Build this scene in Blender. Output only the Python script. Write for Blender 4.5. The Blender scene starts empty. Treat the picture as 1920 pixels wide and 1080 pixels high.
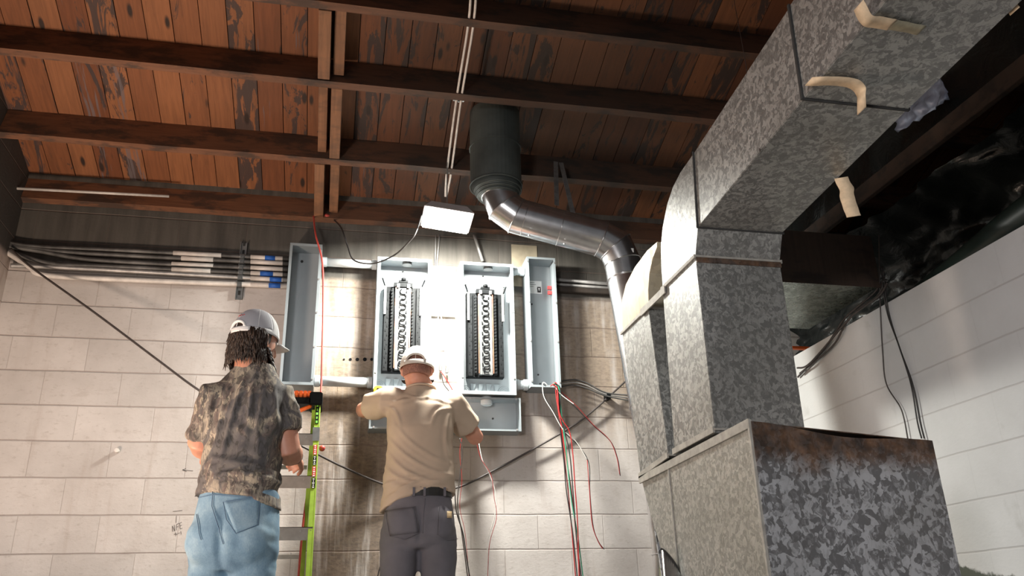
import bpy, bmesh, math, random
from mathutils import Vector, Matrix, noise
from mathutils.bvhtree import BVHTree
random.seed(7)
V = Vector
rad = math.radians
COL = bpy.context.scene.collection

# ------------------------------------------------------------------ camera, world, lights, exposure
YAW, PITCH, ROLL, FOC = rad(12.4), rad(21.7), rad(-1.55), 1560.0
CZ = 0.42                                   # camera height above the floor
D = 5.0                                     # distance to the far block wall
fwd = V((math.sin(YAW)*math.cos(PITCH), math.cos(YAW)*math.cos(PITCH), math.sin(PITCH)))
r0 = V((math.cos(YAW), -math.sin(YAW), 0)); u0 = r0.cross(fwd)
RT = r0*math.cos(ROLL) + u0*math.sin(ROLL); UP = -r0*math.sin(ROLL) + u0*math.cos(ROLL)
cam = bpy.data.cameras.new('camera'); cam.sensor_width = 36; cam.lens = FOC/1920*36; cam.clip_start = .02
co = bpy.data.objects.new('camera', cam); COL.objects.link(co)
co.matrix_world = Matrix(((RT.x, UP.x, -fwd.x, 0), (RT.y, UP.y, -fwd.y, 0), (RT.z, UP.z, -fwd.z, CZ), (0, 0, 0, 1)))
bpy.context.scene.camera = co
vs = bpy.context.scene.view_settings
vs.view_transform = 'Standard'; vs.look = 'None'; vs.gamma = 1; vs.exposure = 0.0; vs.use_curve_mapping = False

WORLD_STRENGTH = 0.12
w = bpy.data.worlds.new('world'); bpy.context.scene.world = w; w.use_nodes = True
bg = w.node_tree.nodes['Background']; bg.inputs[0].default_value = (0.93, 0.96, 1.0, 1); bg.inputs[1].default_value = WORLD_STRENGTH

def ray(px, py):
    return fwd + RT*((px-960)/FOC) - UP*((py-540)/FOC)
CAM = V((0, 0, CZ))
def atY(px, py, Y): r = ray(px, py); return CAM + r*(Y/r.y)
def atX(px, py, X): r = ray(px, py); return CAM + r*(X/r.x)
def atZ(px, py, Z): r = ray(px, py); return CAM + r*((Z-CZ)/r.z)
SL = rad(18.0)                              # the board ceiling falls towards the far wall
CN = V((0, math.sin(SL), math.cos(SL)))     # its normal
JW = V((0, D, CZ+2.42))                     # joist undersides pass here
def atC(px, py, off=0.0):                   # on the plane of the joist undersides
    r = ray(px, py); return CAM + r*(((JW-CAM).dot(CN)-off)/r.dot(CN))
def area(name, loc, target, size, power, color, sizey=None, spread=None):
    l = bpy.data.lights.new(name, 'AREA'); l.energy = power; l.color = color; l.size = size
    if sizey: l.shape = 'RECTANGLE'; l.size_y = sizey
    if spread: l.spread = spread
    o = bpy.data.objects.new(name, l); COL.objects.link(o); o.location = loc
    o.rotation_euler = (V(target)-V(loc)).to_track_quat('-Z', 'Y').to_euler()
    return o
LAMP = atY(838, 412, 4.42)
area('flood_light_beam', LAMP+V((0, 0.01, -0.045)), LAMP+V((0.12, .34, -1)), .27, 135, (1.0, .985, .90), .19)
area('work_light_beam', V((-1.6, 3.1, .30)), V((-1.50, 2.95, 2.6)), .3, 66, (1.0, .78, .62))
sp_ = bpy.data.lights.new('fill_spot', 'SPOT'); sp_.energy = 560; sp_.color = (1.0, .96, .945); sp_.spot_size = rad(88); sp_.spot_blend = .55; sp_.shadow_soft_size = .45  # added fill spot behind the camera, no such fixture in the room
spo = bpy.data.objects.new('fill_spot', sp_); COL.objects.link(spo); spo.location = (-1.7, -1.2, 1.25); spo.rotation_euler = (V((.75, 3.6, -.80))-V((-1.7, -1.2, 1.25))).to_track_quat('-Z', 'Y').to_euler()

# ------------------------------------------------------------------ helpers: objects and properties
def tag(o, label=None, cat=None, group=None, kind=None):
    if label: o['label'] = label
    if cat: o['category'] = cat
    if group: o['group'] = group
    if kind: o['kind'] = kind
    return o
def empty(name, loc, label, cat, group=None):
    o = bpy.data.objects.new(name, None); COL.objects.link(o); o.location = loc; o.empty_display_size = .05
    return tag(o, label, cat, group)
def wloc(o):
    p = V((0, 0, 0))
    while o: p = p + o.location; o = o.parent
    return p
class MB:
    def __init__(s): s.b = bmesh.new()
    def poly(s, pts):
        return s.b.faces.new([s.b.verts.new(p) for p in pts])
    def box(s, lo, hi):
        x0, y0, z0 = lo; x1, y1, z1 = hi
        s.hexa([(x0,y0,z0),(x1,y0,z0),(x1,y1,z0),(x0,y1,z0)], [(x0,y0,z1),(x1,y0,z1),(x1,y1,z1),(x0,y1,z1)]); return s
    def hexa(s, a, b):
        n = len(a); va = [s.b.verts.new(p) for p in a]; vb = [s.b.verts.new(p) for p in b]
        s.b.faces.new(va[::-1]); s.b.faces.new(vb)
        for i in range(n): s.b.faces.new((va[i], va[(i+1)%n], vb[(i+1)%n], vb[i]))
        return s
    def prism(s, pts, off):
        return s.hexa([V(p) for p in pts], [V(p)+V(off) for p in pts])
    def bar(s, a, b, w, h, up=(0,0,1)):      # box along a->b
        a, b = V(a), V(b); d = (b-a).normalized(); u = V(up); x = d.cross(u)
        if x.length < 1e-4: x = d.cross(V((1,0,0)))
        x.normalize(); u = x.cross(d).normalized()
        q = [x*(-w/2)+u*(-h/2), x*(w/2)+u*(-h/2), x*(w/2)+u*(h/2), x*(-w/2)+u*(h/2)]
        return s.hexa([a+k for k in q], [b+k for k in q])
    def tube(s, pts, r, n=10, cap=True):
        pts = [V(p) for p in pts]; m = len(pts); rr = r if isinstance(r, (list, tuple)) else [r]*m
        T = []
        for i in range(m):
            t = pts[min(i+1, m-1)]-pts[max(i-1, 0)]; T.append(t.normalized() if t.length > 1e-9 else V((0,0,1)))
        a = T[0].orthogonal().normalized(); rings = []
        for i in range(m):
            a = (a-T[i]*a.dot(T[i])).normalized(); b = T[i].cross(a)
            rings.append([s.b.verts.new(pts[i]+(a*math.cos(2*math.pi*k/n)+b*math.sin(2*math.pi*k/n))*rr[i]) for k in range(n)])
        for i in range(m-1):
            for k in range(n):
                s.b.faces.new((rings[i][k], rings[i][(k+1)%n], rings[i+1][(k+1)%n], rings[i+1][k]))
        if cap: s.b.faces.new(rings[0][::-1]); s.b.faces.new(rings[-1])
        return s
    def loft(s, rings, cap=True):
        R = [[s.b.verts.new(p) for p in r] for r in rings]; n = len(R[0])
        for i in range(len(R)-1):
            for k in range(n): s.b.faces.new((R[i][k], R[i][(k+1)%n], R[i+1][(k+1)%n], R[i+1][k]))
        if cap: s.b.faces.new(R[0][::-1]); s.b.faces.new(R[-1])
        return s
    def ball(s, c, r, sc=(1,1,1), rot=None, u=16, v=10):
        m = Matrix.Translation(c) @ (rot.to_4x4() if rot else Matrix()) @ Matrix.Diagonal((r*sc[0], r*sc[1], r*sc[2], 1))
        bmesh.ops.create_uvsphere(s.b, u_segments=u, v_segments=v, radius=1, matrix=m); return s
    def chain(s, pts, rr, n=14):             # capsule chain with round ends
        pts = [V(p) for p in pts]
        d0 = (pts[0]-pts[1]).normalized(); d1 = (pts[-1]-pts[-2]).normalized()
        P = [pts[0]+d0*rr[0]*f for f in (.96, .7)] + pts + [pts[-1]+d1*rr[-1]*f for f in (.7, .96)]
        Q = [rr[0]*.25, rr[0]*.7] + list(rr) + [rr[-1]*.7, rr[-1]*.25]
        return s.tube(P, Q, n)
    def grid(s, rows):
        R = [[s.b.verts.new(p) for p in r] for r in rows]
        for i in range(len(R)-1):
            for j in range(len(R[0])-1): s.b.faces.new((R[i][j], R[i][j+1], R[i+1][j+1], R[i+1][j]))
        return s
    def build(s, name, mat, parent=None, smooth=False, bevel=0, solid=0, label=None):
        if parent is not None:
            bmesh.ops.translate(s.b, verts=s.b.verts, vec=-wloc(parent)); loc = V((0,0,0))
        else:
            vv = s.b.verts; n = max(1, len(vv)); c = sum((v.co for v in vv), V((0,0,0)))/n
            c.z = min(v.co.z for v in vv); loc = c; bmesh.ops.translate(s.b, verts=vv, vec=-c)
        bmesh.ops.recalc_face_normals(s.b, faces=s.b.faces)
        if bevel:
            es = [e for e in s.b.edges if len(e.link_faces) == 2 and e.calc_face_angle(0) > .6]
            bmesh.ops.bevel(s.b, geom=es, offset=bevel, segments=2, affect='EDGES', clamp_overlap=True)
        me = bpy.data.meshes.new(name); s.b.to_mesh(me); s.b.free()
        if smooth:
            for f in me.polygons: f.use_smooth = True
        o = bpy.data.objects.new(name, me); COL.objects.link(o); o.location = loc
        if parent is not None: o.parent = parent
        me.materials.append(mat)
        if solid:
            m = o.modifiers.new('solid', 'SOLIDIFY'); m.thickness = solid; m.offset = 0
        if label: o['label'] = label
        return o
def smoothpath(pts, k=8):
    pts = [V(p) for p in pts]; out = []
    for i in range(len(pts)-1):
        p0 = pts[max(i-1,0)]; p1 = pts[i]; p2 = pts[i+1]; p3 = pts[min(i+2,len(pts)-1)]
        for j in range(k):
            t = j/k
            out.append(.5*((2*p1)+(p2-p0)*t+(2*p0-5*p1+4*p2-p3)*t*t+(3*p1-p0-3*p2+p3)*t*t*t))
    out.append(pts[-1]); return out

# ------------------------------------------------------------------ materials
class NT:
    def __init__(s, name):
        s.m = bpy.data.materials.new(name); s.m.use_nodes = True; s.t = s.m.node_tree
        s.p = s.t.nodes['Principled BSDF']
    def n(s, ty, ins=None, **kw):
        x = s.t.nodes.new('ShaderNode'+ty)
        for k, v in kw.items(): setattr(x, k, v)
        for k, v in (ins or {}).items():
            if isinstance(v, bpy.types.NodeSocket): s.t.links.new(v, x.inputs[k])
            else: x.inputs[k].default_value = v
        return x
    def obj(s): return s.n('TexCoord').outputs['Object']
    def wpos(s): return s.n('NewGeometry').outputs['Position']
    def scale(s, vec, sc, loc=(0,0,0)): return s.n('Mapping', {'Vector': vec, 'Scale': sc, 'Location': loc}).outputs[0]
    def noise(s, vec, scale, detail=4, rough=.55, dist=0):
        return s.n('TexNoise', {'Vector': vec, 'Scale': scale, 'Detail': detail, 'Roughness': rough, 'Distortion': dist}).outputs['Fac']
    def ramp(s, fac, stops, interp='LINEAR'):
        x = s.n('ValToRGB', {'Fac': fac}); cr = x.color_ramp; cr.interpolation = interp
        while len(cr.elements) > 1: cr.elements.remove(cr.elements[-1])
        for i, (p, c) in enumerate(stops):
            e = cr.elements[0] if i == 0 else cr.elements.new(p)
            e.position = p; e.color = (*c, 1) if not isinstance(c, (int, float)) else (c, c, c, 1)
        return x.outputs['Color']
    def mix(s, fac, a, b, mode='MIX'):
        x = s.n('Mix', data_type='RGBA', blend_type=mode)
        for k, v in ((0, fac), (6, a), (7, b)):
            if isinstance(v, bpy.types.NodeSocket): s.t.links.new(v, x.inputs[k])
            elif k == 0: x.inputs[0].default_value = v
            else: x.inputs[k].default_value = (*v, 1) if len(v) == 3 else v
        return x.outputs[2]
    def math(s, op, a, b=0.0, c=None, clamp=False):
        ins = {0: a, 1: b}
        if c is not None: ins[2] = c
        return s.n('Math', ins, operation=op, use_clamp=clamp).outputs[0]
    def step(s, v, a, b):                     # smooth 0..1 between a and b
        return s.n('MapRange', {'Value': v, 'From Min': a, 'From Max': b}, interpolation_type='SMOOTHSTEP').outputs[0]
    def xyz(s, v):
        q = s.n('SeparateXYZ', {0: v}); return q.outputs
    def bump(s, h, strength=.3, dist=.01):
        b = s.n('Bump', {'Height': h, 'Strength': strength, 'Distance': dist}); s.t.links.new(b.outputs[0], s.p.inputs['Normal'])
    def out(s, color=None, rough=None, metal=None, **kw):
        for k, v in (('Base Color', color), ('Roughness', rough), ('Metallic', metal), *kw.items()):
            if v is None: continue
            if isinstance(v, bpy.types.NodeSocket): s.t.links.new(v, s.p.inputs[k])
            elif k == 'Base Color': s.p.inputs[k].default_value = (*v, 1)
            else: s.p.inputs[k].default_value = v
        return s.m
def plain(name, c, rough=.5, metal=0, var=.12, sc=30):
    t = NT(name); f = t.noise(t.obj(), sc, 3)
    a = tuple(x*(1-var) for x in c); b = tuple(min(1, x*(1+var)) for x in c)
    return t.out(t.ramp(f, [(.3, a), (.7, b)]), rough, metal)

def block_material(name, axis, z0, kind):
    """painted concrete block; axis 0: wall runs along x, 1: along y"""
    t = NT(name); P = t.wpos(); x, y, z = t.xyz(P)
    u = x if axis == 0 else y
    wob = t.noise(P, 3.0, 3); wz = t.math('MULTIPLY_ADD', wob, .012, z)
    uv = t.n('CombineXYZ', {0: u, 1: t.math('SUBTRACT', wz, z0)}).outputs[0]
    b = t.n('TexBrick', {'Vector': uv, 'Scale': 1.0, 'Mortar Size': .0035, 'Mortar Smooth': .6, 'Brick Width': .4064, 'Row Height': .2,
                         'Color1': (0,0,0,1), 'Color2': (1,1,1,1), 'Mortar': (.5,.5,.5,1)}, offset=.5)
    fz_ = t.math('PINGPONG', t.math('SUBTRACT', wz, z0), .1)            # distance to the nearest bed joint
    bed = t.math('SUBTRACT', 1.0, t.step(fz_, .0015, .0055))
    joint = t.math('MAXIMUM', bed, t.math('MULTIPLY', b.outputs['Fac'], .42 if kind != 'right' else .15))
    streak = t.noise(t.scale(P, (9, 9, .9)), 1.4, 5, .6); fine = t.noise(t.scale(P, (16, 16, 34)), 1.5, 5, .7); blot = t.noise(P, 2.2, 5, .6)
    rowv = t.n('TexBrick', {'Vector': uv, 'Scale': 1.0, 'Mortar Size': .0, 'Brick Width': .4064, 'Row Height': .2, 'Color1': (.88,.88,.88,1), 'Color2': (1.0,1.0,1.0,1), 'Mortar': (.9,.9,.9,1)}, offset=.5).outputs['Color']
    if kind == 'far':
        white = t.ramp(blot, [(.3, (.46, .42, .395)), (.65, (.60, .56, .535))])
        white = t.mix(1.0, white, rowv, 'MULTIPLY')
        white = t.mix(t.math('MULTIPLY', t.step(fine, .54, .70), .5), white, (.33, .29, .26))
        white = t.mix(t.math('MULTIPLY', t.step(t.noise(t.scale(P, (6, 6, 14)), 1.0, 5, .7), .55, .68), .35), white, (.36, .31, .28))
        # brown run-off stain between the left worker and the panels
        m1 = t.math('MULTIPLY', t.step(x, -.42, .02), t.math('SUBTRACT', 1.0, t.step(x, .42, .75)))
        m1 = t.math('MULTIPLY', m1, t.math('SUBTRACT', 1.0, t.step(z, CZ+1.3, CZ+1.75)))
        s1 = t.math('MULTIPLY', m1, t.step(t.math('ADD', t.math('MULTIPLY', streak, .9), t.math('MULTIPLY', blot, .2)), .34, .56))
        stainc = t.ramp(fine, [(.35, (.075, .050, .033)), (.65, (.17, .12, .082))])
        col = t.mix(t.math('MULTIPLY', s1, .93), white, stainc)
        # fainter stain round and right of the panels
        m2 = t.math('MULTIPLY', t.step(x, -.45, -.1), t.math('SUBTRACT', 1.0, t.step(x, 2.1, 2.7)))
        m2 = t.math('MULTIPLY', m2, t.step(z, CZ+.70, CZ+1.45))
        s2 = t.math('MULTIPLY', m2, t.step(t.math('ADD', t.math('MULTIPLY', streak, .6), t.math('MULTIPLY', blot, .5)), .36, .60))
        col = t.mix(t.math('MULTIPLY', s2, .85), col, t.ramp(fine, [(.35, (.15, .105, .068)), (.65, (.30, .225, .155))]))
        s3 = t.math('MULTIPLY', t.step(streak, .55, .75), .35)
        col = t.mix(s3, col, (.34, .27, .23))
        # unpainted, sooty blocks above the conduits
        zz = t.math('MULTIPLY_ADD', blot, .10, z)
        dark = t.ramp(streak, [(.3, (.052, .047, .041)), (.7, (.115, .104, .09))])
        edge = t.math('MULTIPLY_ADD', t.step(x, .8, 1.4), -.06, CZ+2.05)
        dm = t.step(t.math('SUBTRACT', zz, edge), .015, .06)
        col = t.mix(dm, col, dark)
    elif kind == 'left':
        col = t.ramp(blot, [(.3, (.42, .34, .30)), (.7, (.56, .48, .43))])
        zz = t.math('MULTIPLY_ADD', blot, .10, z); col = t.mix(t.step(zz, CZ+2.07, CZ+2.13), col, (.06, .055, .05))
    else:
        col = t.ramp(blot, [(.3, (.58, .58, .575)), (.7, (.68, .68, .68))])
        col = t.mix(t.math('MULTIPLY', t.step(t.noise(P, 5, 4), .62, .75), .3), col, (.33, .32, .29))
        col = t.mix(t.math('MULTIPLY', t.step(t.noise(P, 2.6, 4), .60, .66), 0.0), col, (.14, .15, .12))
        lim = t.math('ADD', t.math('MULTIPLY_ADD', y, .22, CZ-.60), t.math('MULTIPLY', t.noise(P, 7, 5, .7), .10))
        col = t.mix(t.step(t.math('SUBTRACT', lim, z), -.008, .008), col, (.085, .095, .075))
    jc = .55 if kind != 'right' else .30
    col = t.mix(t.math('MULTIPLY', joint, t.math('MULTIPLY_ADD', blot, jc, jc*.35)), col, (.17, .12, .10))
    pits = t.n('TexVoronoi', {'Vector': P, 'Scale': 9.0}).outputs['Distance']
    h = t.math('SUBTRACT', t.math('ADD', t.math('MULTIPLY', fine, .35), t.math('MULTIPLY', t.noise(P, 60, 3), .25)), t.math('MULTIPLY', joint, 1.2))
    t.bump(h, .6 if kind != 'right' else .3, .006)
    return t.out(col, .75, 0)

def galv(name, lo, hi, sc=26, rust=None, metal=.55, rough=.42, dull=0.0):
    t = NT(name); P = t.wpos()
    Pd = t.n('VectorMath', {0: P, 1: t.n('VectorMath', {0: t.n('TexNoise', {'Vector': P, 'Scale': 30.0, 'Detail': 2.0}).outputs['Color'], 3: .045}, operation='SCALE').outputs[0]}, operation='ADD').outputs[0]
    c1 = t.n('TexVoronoi', {'Vector': Pd, 'Scale': sc*1.3}); c1v = t.xyz(c1.outputs['Color'])[0]
    c2 = t.n('TexVoronoi', {'Vector': t.scale(Pd, (1.7, 1.7, .8)), 'Scale': sc*2.4}); c2v = t.xyz(c2.outputs['Color'])[1]
    f = t.math('ADD', t.math('MULTIPLY', c1v, .62), t.math('MULTIPLY', c2v, .38))
    mid = tuple((a+b)/2*.95 for a, b in zip(lo, hi))
    col = t.ramp(f, [(.32, lo), (.40, tuple(a*1.25 for a in lo)), (.50, mid), (.60, hi), (.75, tuple(min(1, a*1.15) for a in hi))])
    grime = t.noise(P, 2.5, 4); col = t.mix(t.math('MULTIPLY', t.step(grime, .45, .7), .35), col, tuple((a+b)*.4 for a, b in zip(lo, (.16, .15, .11))))
    if rust:
        zt, amt = rust; z = t.xyz(P)[2]
        m = t.step(t.math('MULTIPLY_ADD', t.noise(P, 9, 5, .7), .16, z), zt-.0, zt+.09)
        col = t.mix(t.math('MULTIPLY', m, amt), col, t.ramp(t.noise(P, 22, 4), [(.35, (.05, .032, .022)), (.6, (.16, .085, .045)), (.75, (.26, .14, .07))]))
    t.bump(f, .12, .002)
    rr = t.ramp(c2v, [(0, rough-.08), (1, rough+.12)])
    return t.out(col, t.xyz(rr)[0], metal)

def wood(name, base, dark, planks=False, stain=.5, axis=0):
    t = NT(name); P = t.wpos(); x, y, z = t.xyz(P)
    if planks:
        pid = t.math('FLOOR', t.math('DIVIDE', t.math('ADD', x, 20.0), PLW)); rnd = t.n('TexWhiteNoise', {'W': pid}, noise_dimensions='1D'); rv = rnd.outputs['Value']; rc = t.xyz(rnd.outputs['Color'])
        Pp = t.n('VectorMath', {0: P, 1: t.n('CombineXYZ', {1: t.math('MULTIPLY', rv, 40.0)}).outputs[0]}, operation='ADD').outputs[0]
        sc = (16, 1.1, 1.1)
    else:
        rv = None; Pp = P; sc = (1.1, 16, 16) if axis == 0 else (16, 1.1, 1.1)
    gr = t.noise(t.scale(Pp, sc), 3.0, 6, .65, .6)
    col = t.ramp(gr, [(.3, tuple(c*.72 for c in base)), (.55, base), (.75, tuple(min(1, c*1.2) for c in base))])
    if planks:
        tint = t.ramp(rv, [(0, (.62, .52, .46)), (.35, (.92, .88, .85)), (.7, (1.05, 1.08, 1.1)), (1, (1.28, 1.3, 1.25))]); col = t.mix(1.0, col, tint, 'MULTIPLY')
        st = t.noise(t.scale(Pp, (7, 1.5, 1.5)), 1.6, 5, .7, 1.2)
        thr = t.math('MULTIPLY_ADD', rc[1], .22, .44); m = t.step(t.math('SUBTRACT', st, thr), .0, .05)
        col = t.mix(t.math('MULTIPLY', m, stain), col, (.045, .034, .034))
        gy = t.noise(t.scale(Pp, (9, .5, .5)), 2.2, 4, .7); m2 = t.math('MULTIPLY', t.step(gy, .60, .66), t.step(rc[2], .62, .7))
        col = t.mix(t.math('MULTIPLY', m2, .8), col, (.16, .13, .135))
        kn = t.n('TexVoronoi', {'Vector': t.scale(Pp, (8, 2.6, 2.6)), 'Scale': 1.0}).outputs['Distance']
        col = t.mix(t.math('SUBTRACT', 1.0, t.step(kn, .07, .15)), col, (.03, .015, .01))
    else:
        bl = t.noise(t.scale(P, (1, 2.5, 2.5)), 4, 5, .65); col = t.mix(t.math('MULTIPLY', t.step(bl, .45, .62), stain), col, dark)
    # soot round the flue; also puts the dim ceiling's shade into the wood colour
    dv = t.n('VectorMath', {0: P, 1: (1.25, 4.15, 2.9)}, operation='DISTANCE').outputs['Value']
    so = t.math('SUBTRACT', 1.0, t.step(t.math('MULTIPLY_ADD', t.noise(P, 2.4, 4), 1.1, dv), .9, 2.9))
    col = t.mix(t.math('MULTIPLY', so, .74), col, (.028, .027, .024))
    t.bump(gr, .3, .003)
    return t.out(col, .72, 0)

PLW = .140
M = {}
M['far'] = block_material('painted_block_far', 0, CZ+1.785-2.0*5, 'far')
M['leftw'] = block_material('painted_block_left', 1, CZ+1.785-2.0*5, 'left')
M['rightw'] = block_material('painted_block_right', 1, CZ+1.217-2.0*5, 'right')
M['floor'] = plain('concrete_floor', (.16, .15, .14), .85, 0, .2, 6)
M['planks'] = wood('ceiling_boards', (.275, .103, .040), (.03, .02, .02), True, .88)
M['joist'] = wood('joist_wood', (.20, .085, .042), (.04, .028, .022), False, .8)
M['joist_y'] = wood('blocking_wood', (.34, .155, .072), (.06, .045, .035), False, .35, 1)
M['beam'] = wood('old_beam_wood', (.07, .045, .032), (.02, .016, .014), False, .7, 1)
M['galvL'] = galv('galvanized_sheet', (.22, .225, .22), (.38, .385, .375), 50)
M['galvP'] = galv('galvanized_sheet_rusty', (.19, .195, .205), (.48, .50, .53), 34, (CZ+.46, .9))
M['galvS'] = galv('galvanized_fine_fleck', (.30, .302, .285), (.43, .428, .405), 62)
M['galvD'] = galv('galvanized_greenish', (.10, .12, .10), (.20, .23, .20), 30, None, .6, .3)
M['galvB'] = galv('galvanized_beige', (.42, .37, .27), (.46, .41, .31), 8, None, .3, .5)
M['seam'] = plain('seam_metal', (.34, .33, .30), .65, .2, .2)
M['gap'] = plain('dark_seam', (.03, .03, .03), .8, 0, .2)
M['pipe'] = NT('shiny_pipe_metal'); t = M['pipe']; f = t.noise(t.scale(t.wpos(), (2, 2, 2)), 9, 4); M['pipe'] = t.out(t.ramp(f, [(.3, (.50, .49, .50)), (.7, (.66, .66, .67))]), .25, .95)
M['flue'] = plain('dull_flue_metal', (.09, .105, .10), .6, .35, .25, 6)
M['box'] = plain('grey_enamel_box', (.27, .305, .325), .38, .15, .05, 5)
M['boxin'] = plain('grey_enamel_interior', (.34, .37, .39), .42, .1, .05, 5)
M['conduit'] = plain('galvanized_conduit', (.36, .35, .34), .45, .5, .3, 14)
M['conduit_old'] = plain('sooty_conduit', (.10, .098, .095), .55, .35, .75, 7)
M['conduit_white'] = plain('white_conduit', (.66, .62, .58), .5, .05, .2, 12)
M['pvc'] = plain('grey_pvc', (.55, .60, .62), .4, 0, .05)
M['strut'] = plain('strut_metal', (.30, .31, .31), .4, .7, .2)
M['black'] = plain('black_plastic_part', (.007, .008, .009), .6, 0, .3); M['black'].node_tree.nodes['Principled BSDF'].inputs['Specular IOR Level'].default_value = .12
M['copper'] = plain('copper_bar', (.62, .30, .20), .35, .8, .15)
M['tin'] = plain('tin_plated_bar', (.17, .175, .175), .45, .5, .15)
M['blue'] = plain('blue_tape', (.02, .12, .48), .6, 0, .2)
M['screw'] = plain('screw_steel', (.6, .6, .6), .35, .8, .1)
M['redcord'] = plain('red_cord', (.52, .07, .055), .5, 0, .15)
M['red'] = plain('red_wire_jacket', (.36, .018, .018), .45, 0, .15)
M['green'] = plain('green_wire_jacket', (.03, .28, .16), .4, 0, .15)
M['blackw'] = plain('black_wire_jacket', (.02, .018, .018), .4, 0, .2)
M['whitew'] = plain('white_wire_jacket', (.70, .68, .64), .4, 0, .1)
M['brownw'] = plain('dark_cable_jacket', (.055, .045, .042), .5, 0, .2)
M['ladder'] = plain('green_fiberglass', (.33, .52, .06), .45, 0, .12)
M['alu'] = plain('aluminium', (.50, .50, .49), .38, .6, .1)
M['orange'] = plain('orange_plastic', (.85, .16, .03), .45, 0, .1)
M['yellow'] = plain('yellow_plastic', (.90, .68, .03), .4, 0, .05)
M['paper'] = plain('masking_tape', (.64, .50, .34), .8, 0, .15, 40)
M['tapeold'] = plain('old_tape_residue', (.30, .28, .20), .8, 0, .2, 40)
M['sticker'] = plain('white_sticker', (.75, .77, .77), .5, 0, .03)
M['ink'] = plain('black_ink', (.02, .02, .02), .7, 0, .1)
M['redink'] = plain('red_print', (.65, .05, .05), .5, 0, .1)
M['plastic'] = NT('black_plastic_sheet'); t = M['plastic']; t.bump(t.noise(t.wpos(), 9, 5, .6, .8), .5, .02); M['plastic'] = t.out((.010, .013, .013), .30, 0)
M['foil'] = plain('silver_blue_film', (.26, .31, .42), .35, .3, .4, 14)
M['housing'] = plain('white_lamp_housing', (.42, .39, .39), .5, .1, .05)
t = NT('lit_lamp_lens'); t.p.inputs['Emission Color'].default_value = (1, .99, .93, 1); M['lens'] = t.out((1, 1, 1), .4, 0, **{'Emission Strength': 38.0})
t = NT('lit_work_lens'); t.p.inputs['Emission Color'].default_value = (1, .8, .65, 1); M['lens2'] = t.out((1, 1, 1), .4, 0, **{'Emission Strength': 6.0})
M['skin'] = NT('skin'); t = M['skin']; M['skin'] = t.out(t.ramp(t.noise(t.obj(), 14, 3), [(.3, (.46, .20, .13)), (.7, (.56, .27, .18))]), .5, 0, **{'Subsurface Weight': .08, 'Subsurface Scale': .01})
M['eye'] = plain('eye_white', (.8, .78, .75), .3); M['lip'] = plain('lip_skin', (.40, .14, .12), .5)

def setting(name, mb, mat, **kw):
    o = mb.build(name, mat, **kw); o['kind'] = 'structure'; return o
XL, XR = -1.925, 2.62
YB = -1.6                                   # the room runs on behind the camera
def zceil(y): return JW.z + (D-y)*math.tan(SL) + JH/math.cos(SL)
JH = .20
RWT = CZ+1.395                               # top of the right-hand wall

# ------------------------------------------------------------------ setting
setting('floor', MB().box((XL-.2, YB, -.12), (5.2, D+.2, 0)), M['floor'])
setting('wall_far', MB().box((XL-.2, D, 0), (5.2, D+.2, zceil(D)+.02)), M['far'])
b = MB(); b.hexa([(XL-.2, YB, 0), (XL, YB, 0), (XL, D, 0), (XL-.2, D, 0)], [(XL-.2, YB, zceil(YB)+.02), (XL, YB, zceil(YB)+.02), (XL, D, zceil(D)+.02), (XL-.2, D, zceil(D)+.02)])
setting('wall_left', b, M['leftw'])
setting('wall_right', MB().box((XR, YB, 0), (XR+.2, D, RWT)), M['rightw'])
b = MB(); b.hexa([(5.0, YB, 0), (5.2, YB, 0), (5.2, D, 0), (5.0, D, 0)], [(5.0, YB, zceil(YB)), (5.2, YB, zceil(YB)), (5.2, D, zceil(D)), (5.0, D, zceil(D))])
setting('wall_beyond', b, M['gap'])
# ceiling boards run down the slope: one mesh, a real gap between the boards
b = MB(); S = V((0, -math.cos(SL), math.sin(SL)))            # up the slope, towards the camera
T0 = V((0, D, zceil(D)))
i0 = math.floor((XL-.2+20)/PLW); i1 = math.ceil((5.2+20)/PLW)
for i in range(i0, i1):
    xa, xb = i*PLW-20+.0022, (i+1)*PLW-20-.0022; dz = random.uniform(-.002, .002)
    L = (D-YB)/math.cos(SL); a = T0+CN*dz
    q0 = [V((xa, 0, 0)), V((xb, 0, 0))]
    lo = [a+V((xa, 0, 0)), a+V((xb, 0, 0)), a+V((xb, 0, 0))+S*L, a+V((xa, 0, 0))+S*L]
    b.hexa(lo, [p+CN*.02 for p in lo])
setting('ceiling', b, M['planks'])
b = MB(); lo = [T0+CN*.021+V((XL-.2, 0, 0)), T0+CN*.021+V((5.2, 0, 0)), T0+CN*.021+V((5.2, 0, 0))+S*7.2, T0+CN*.021+V((XL-.2, 0, 0))+S*7.2]
b.hexa(lo, [p+CN*.02 for p in lo]); setting('roof_deck', b, M['gap'])

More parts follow.
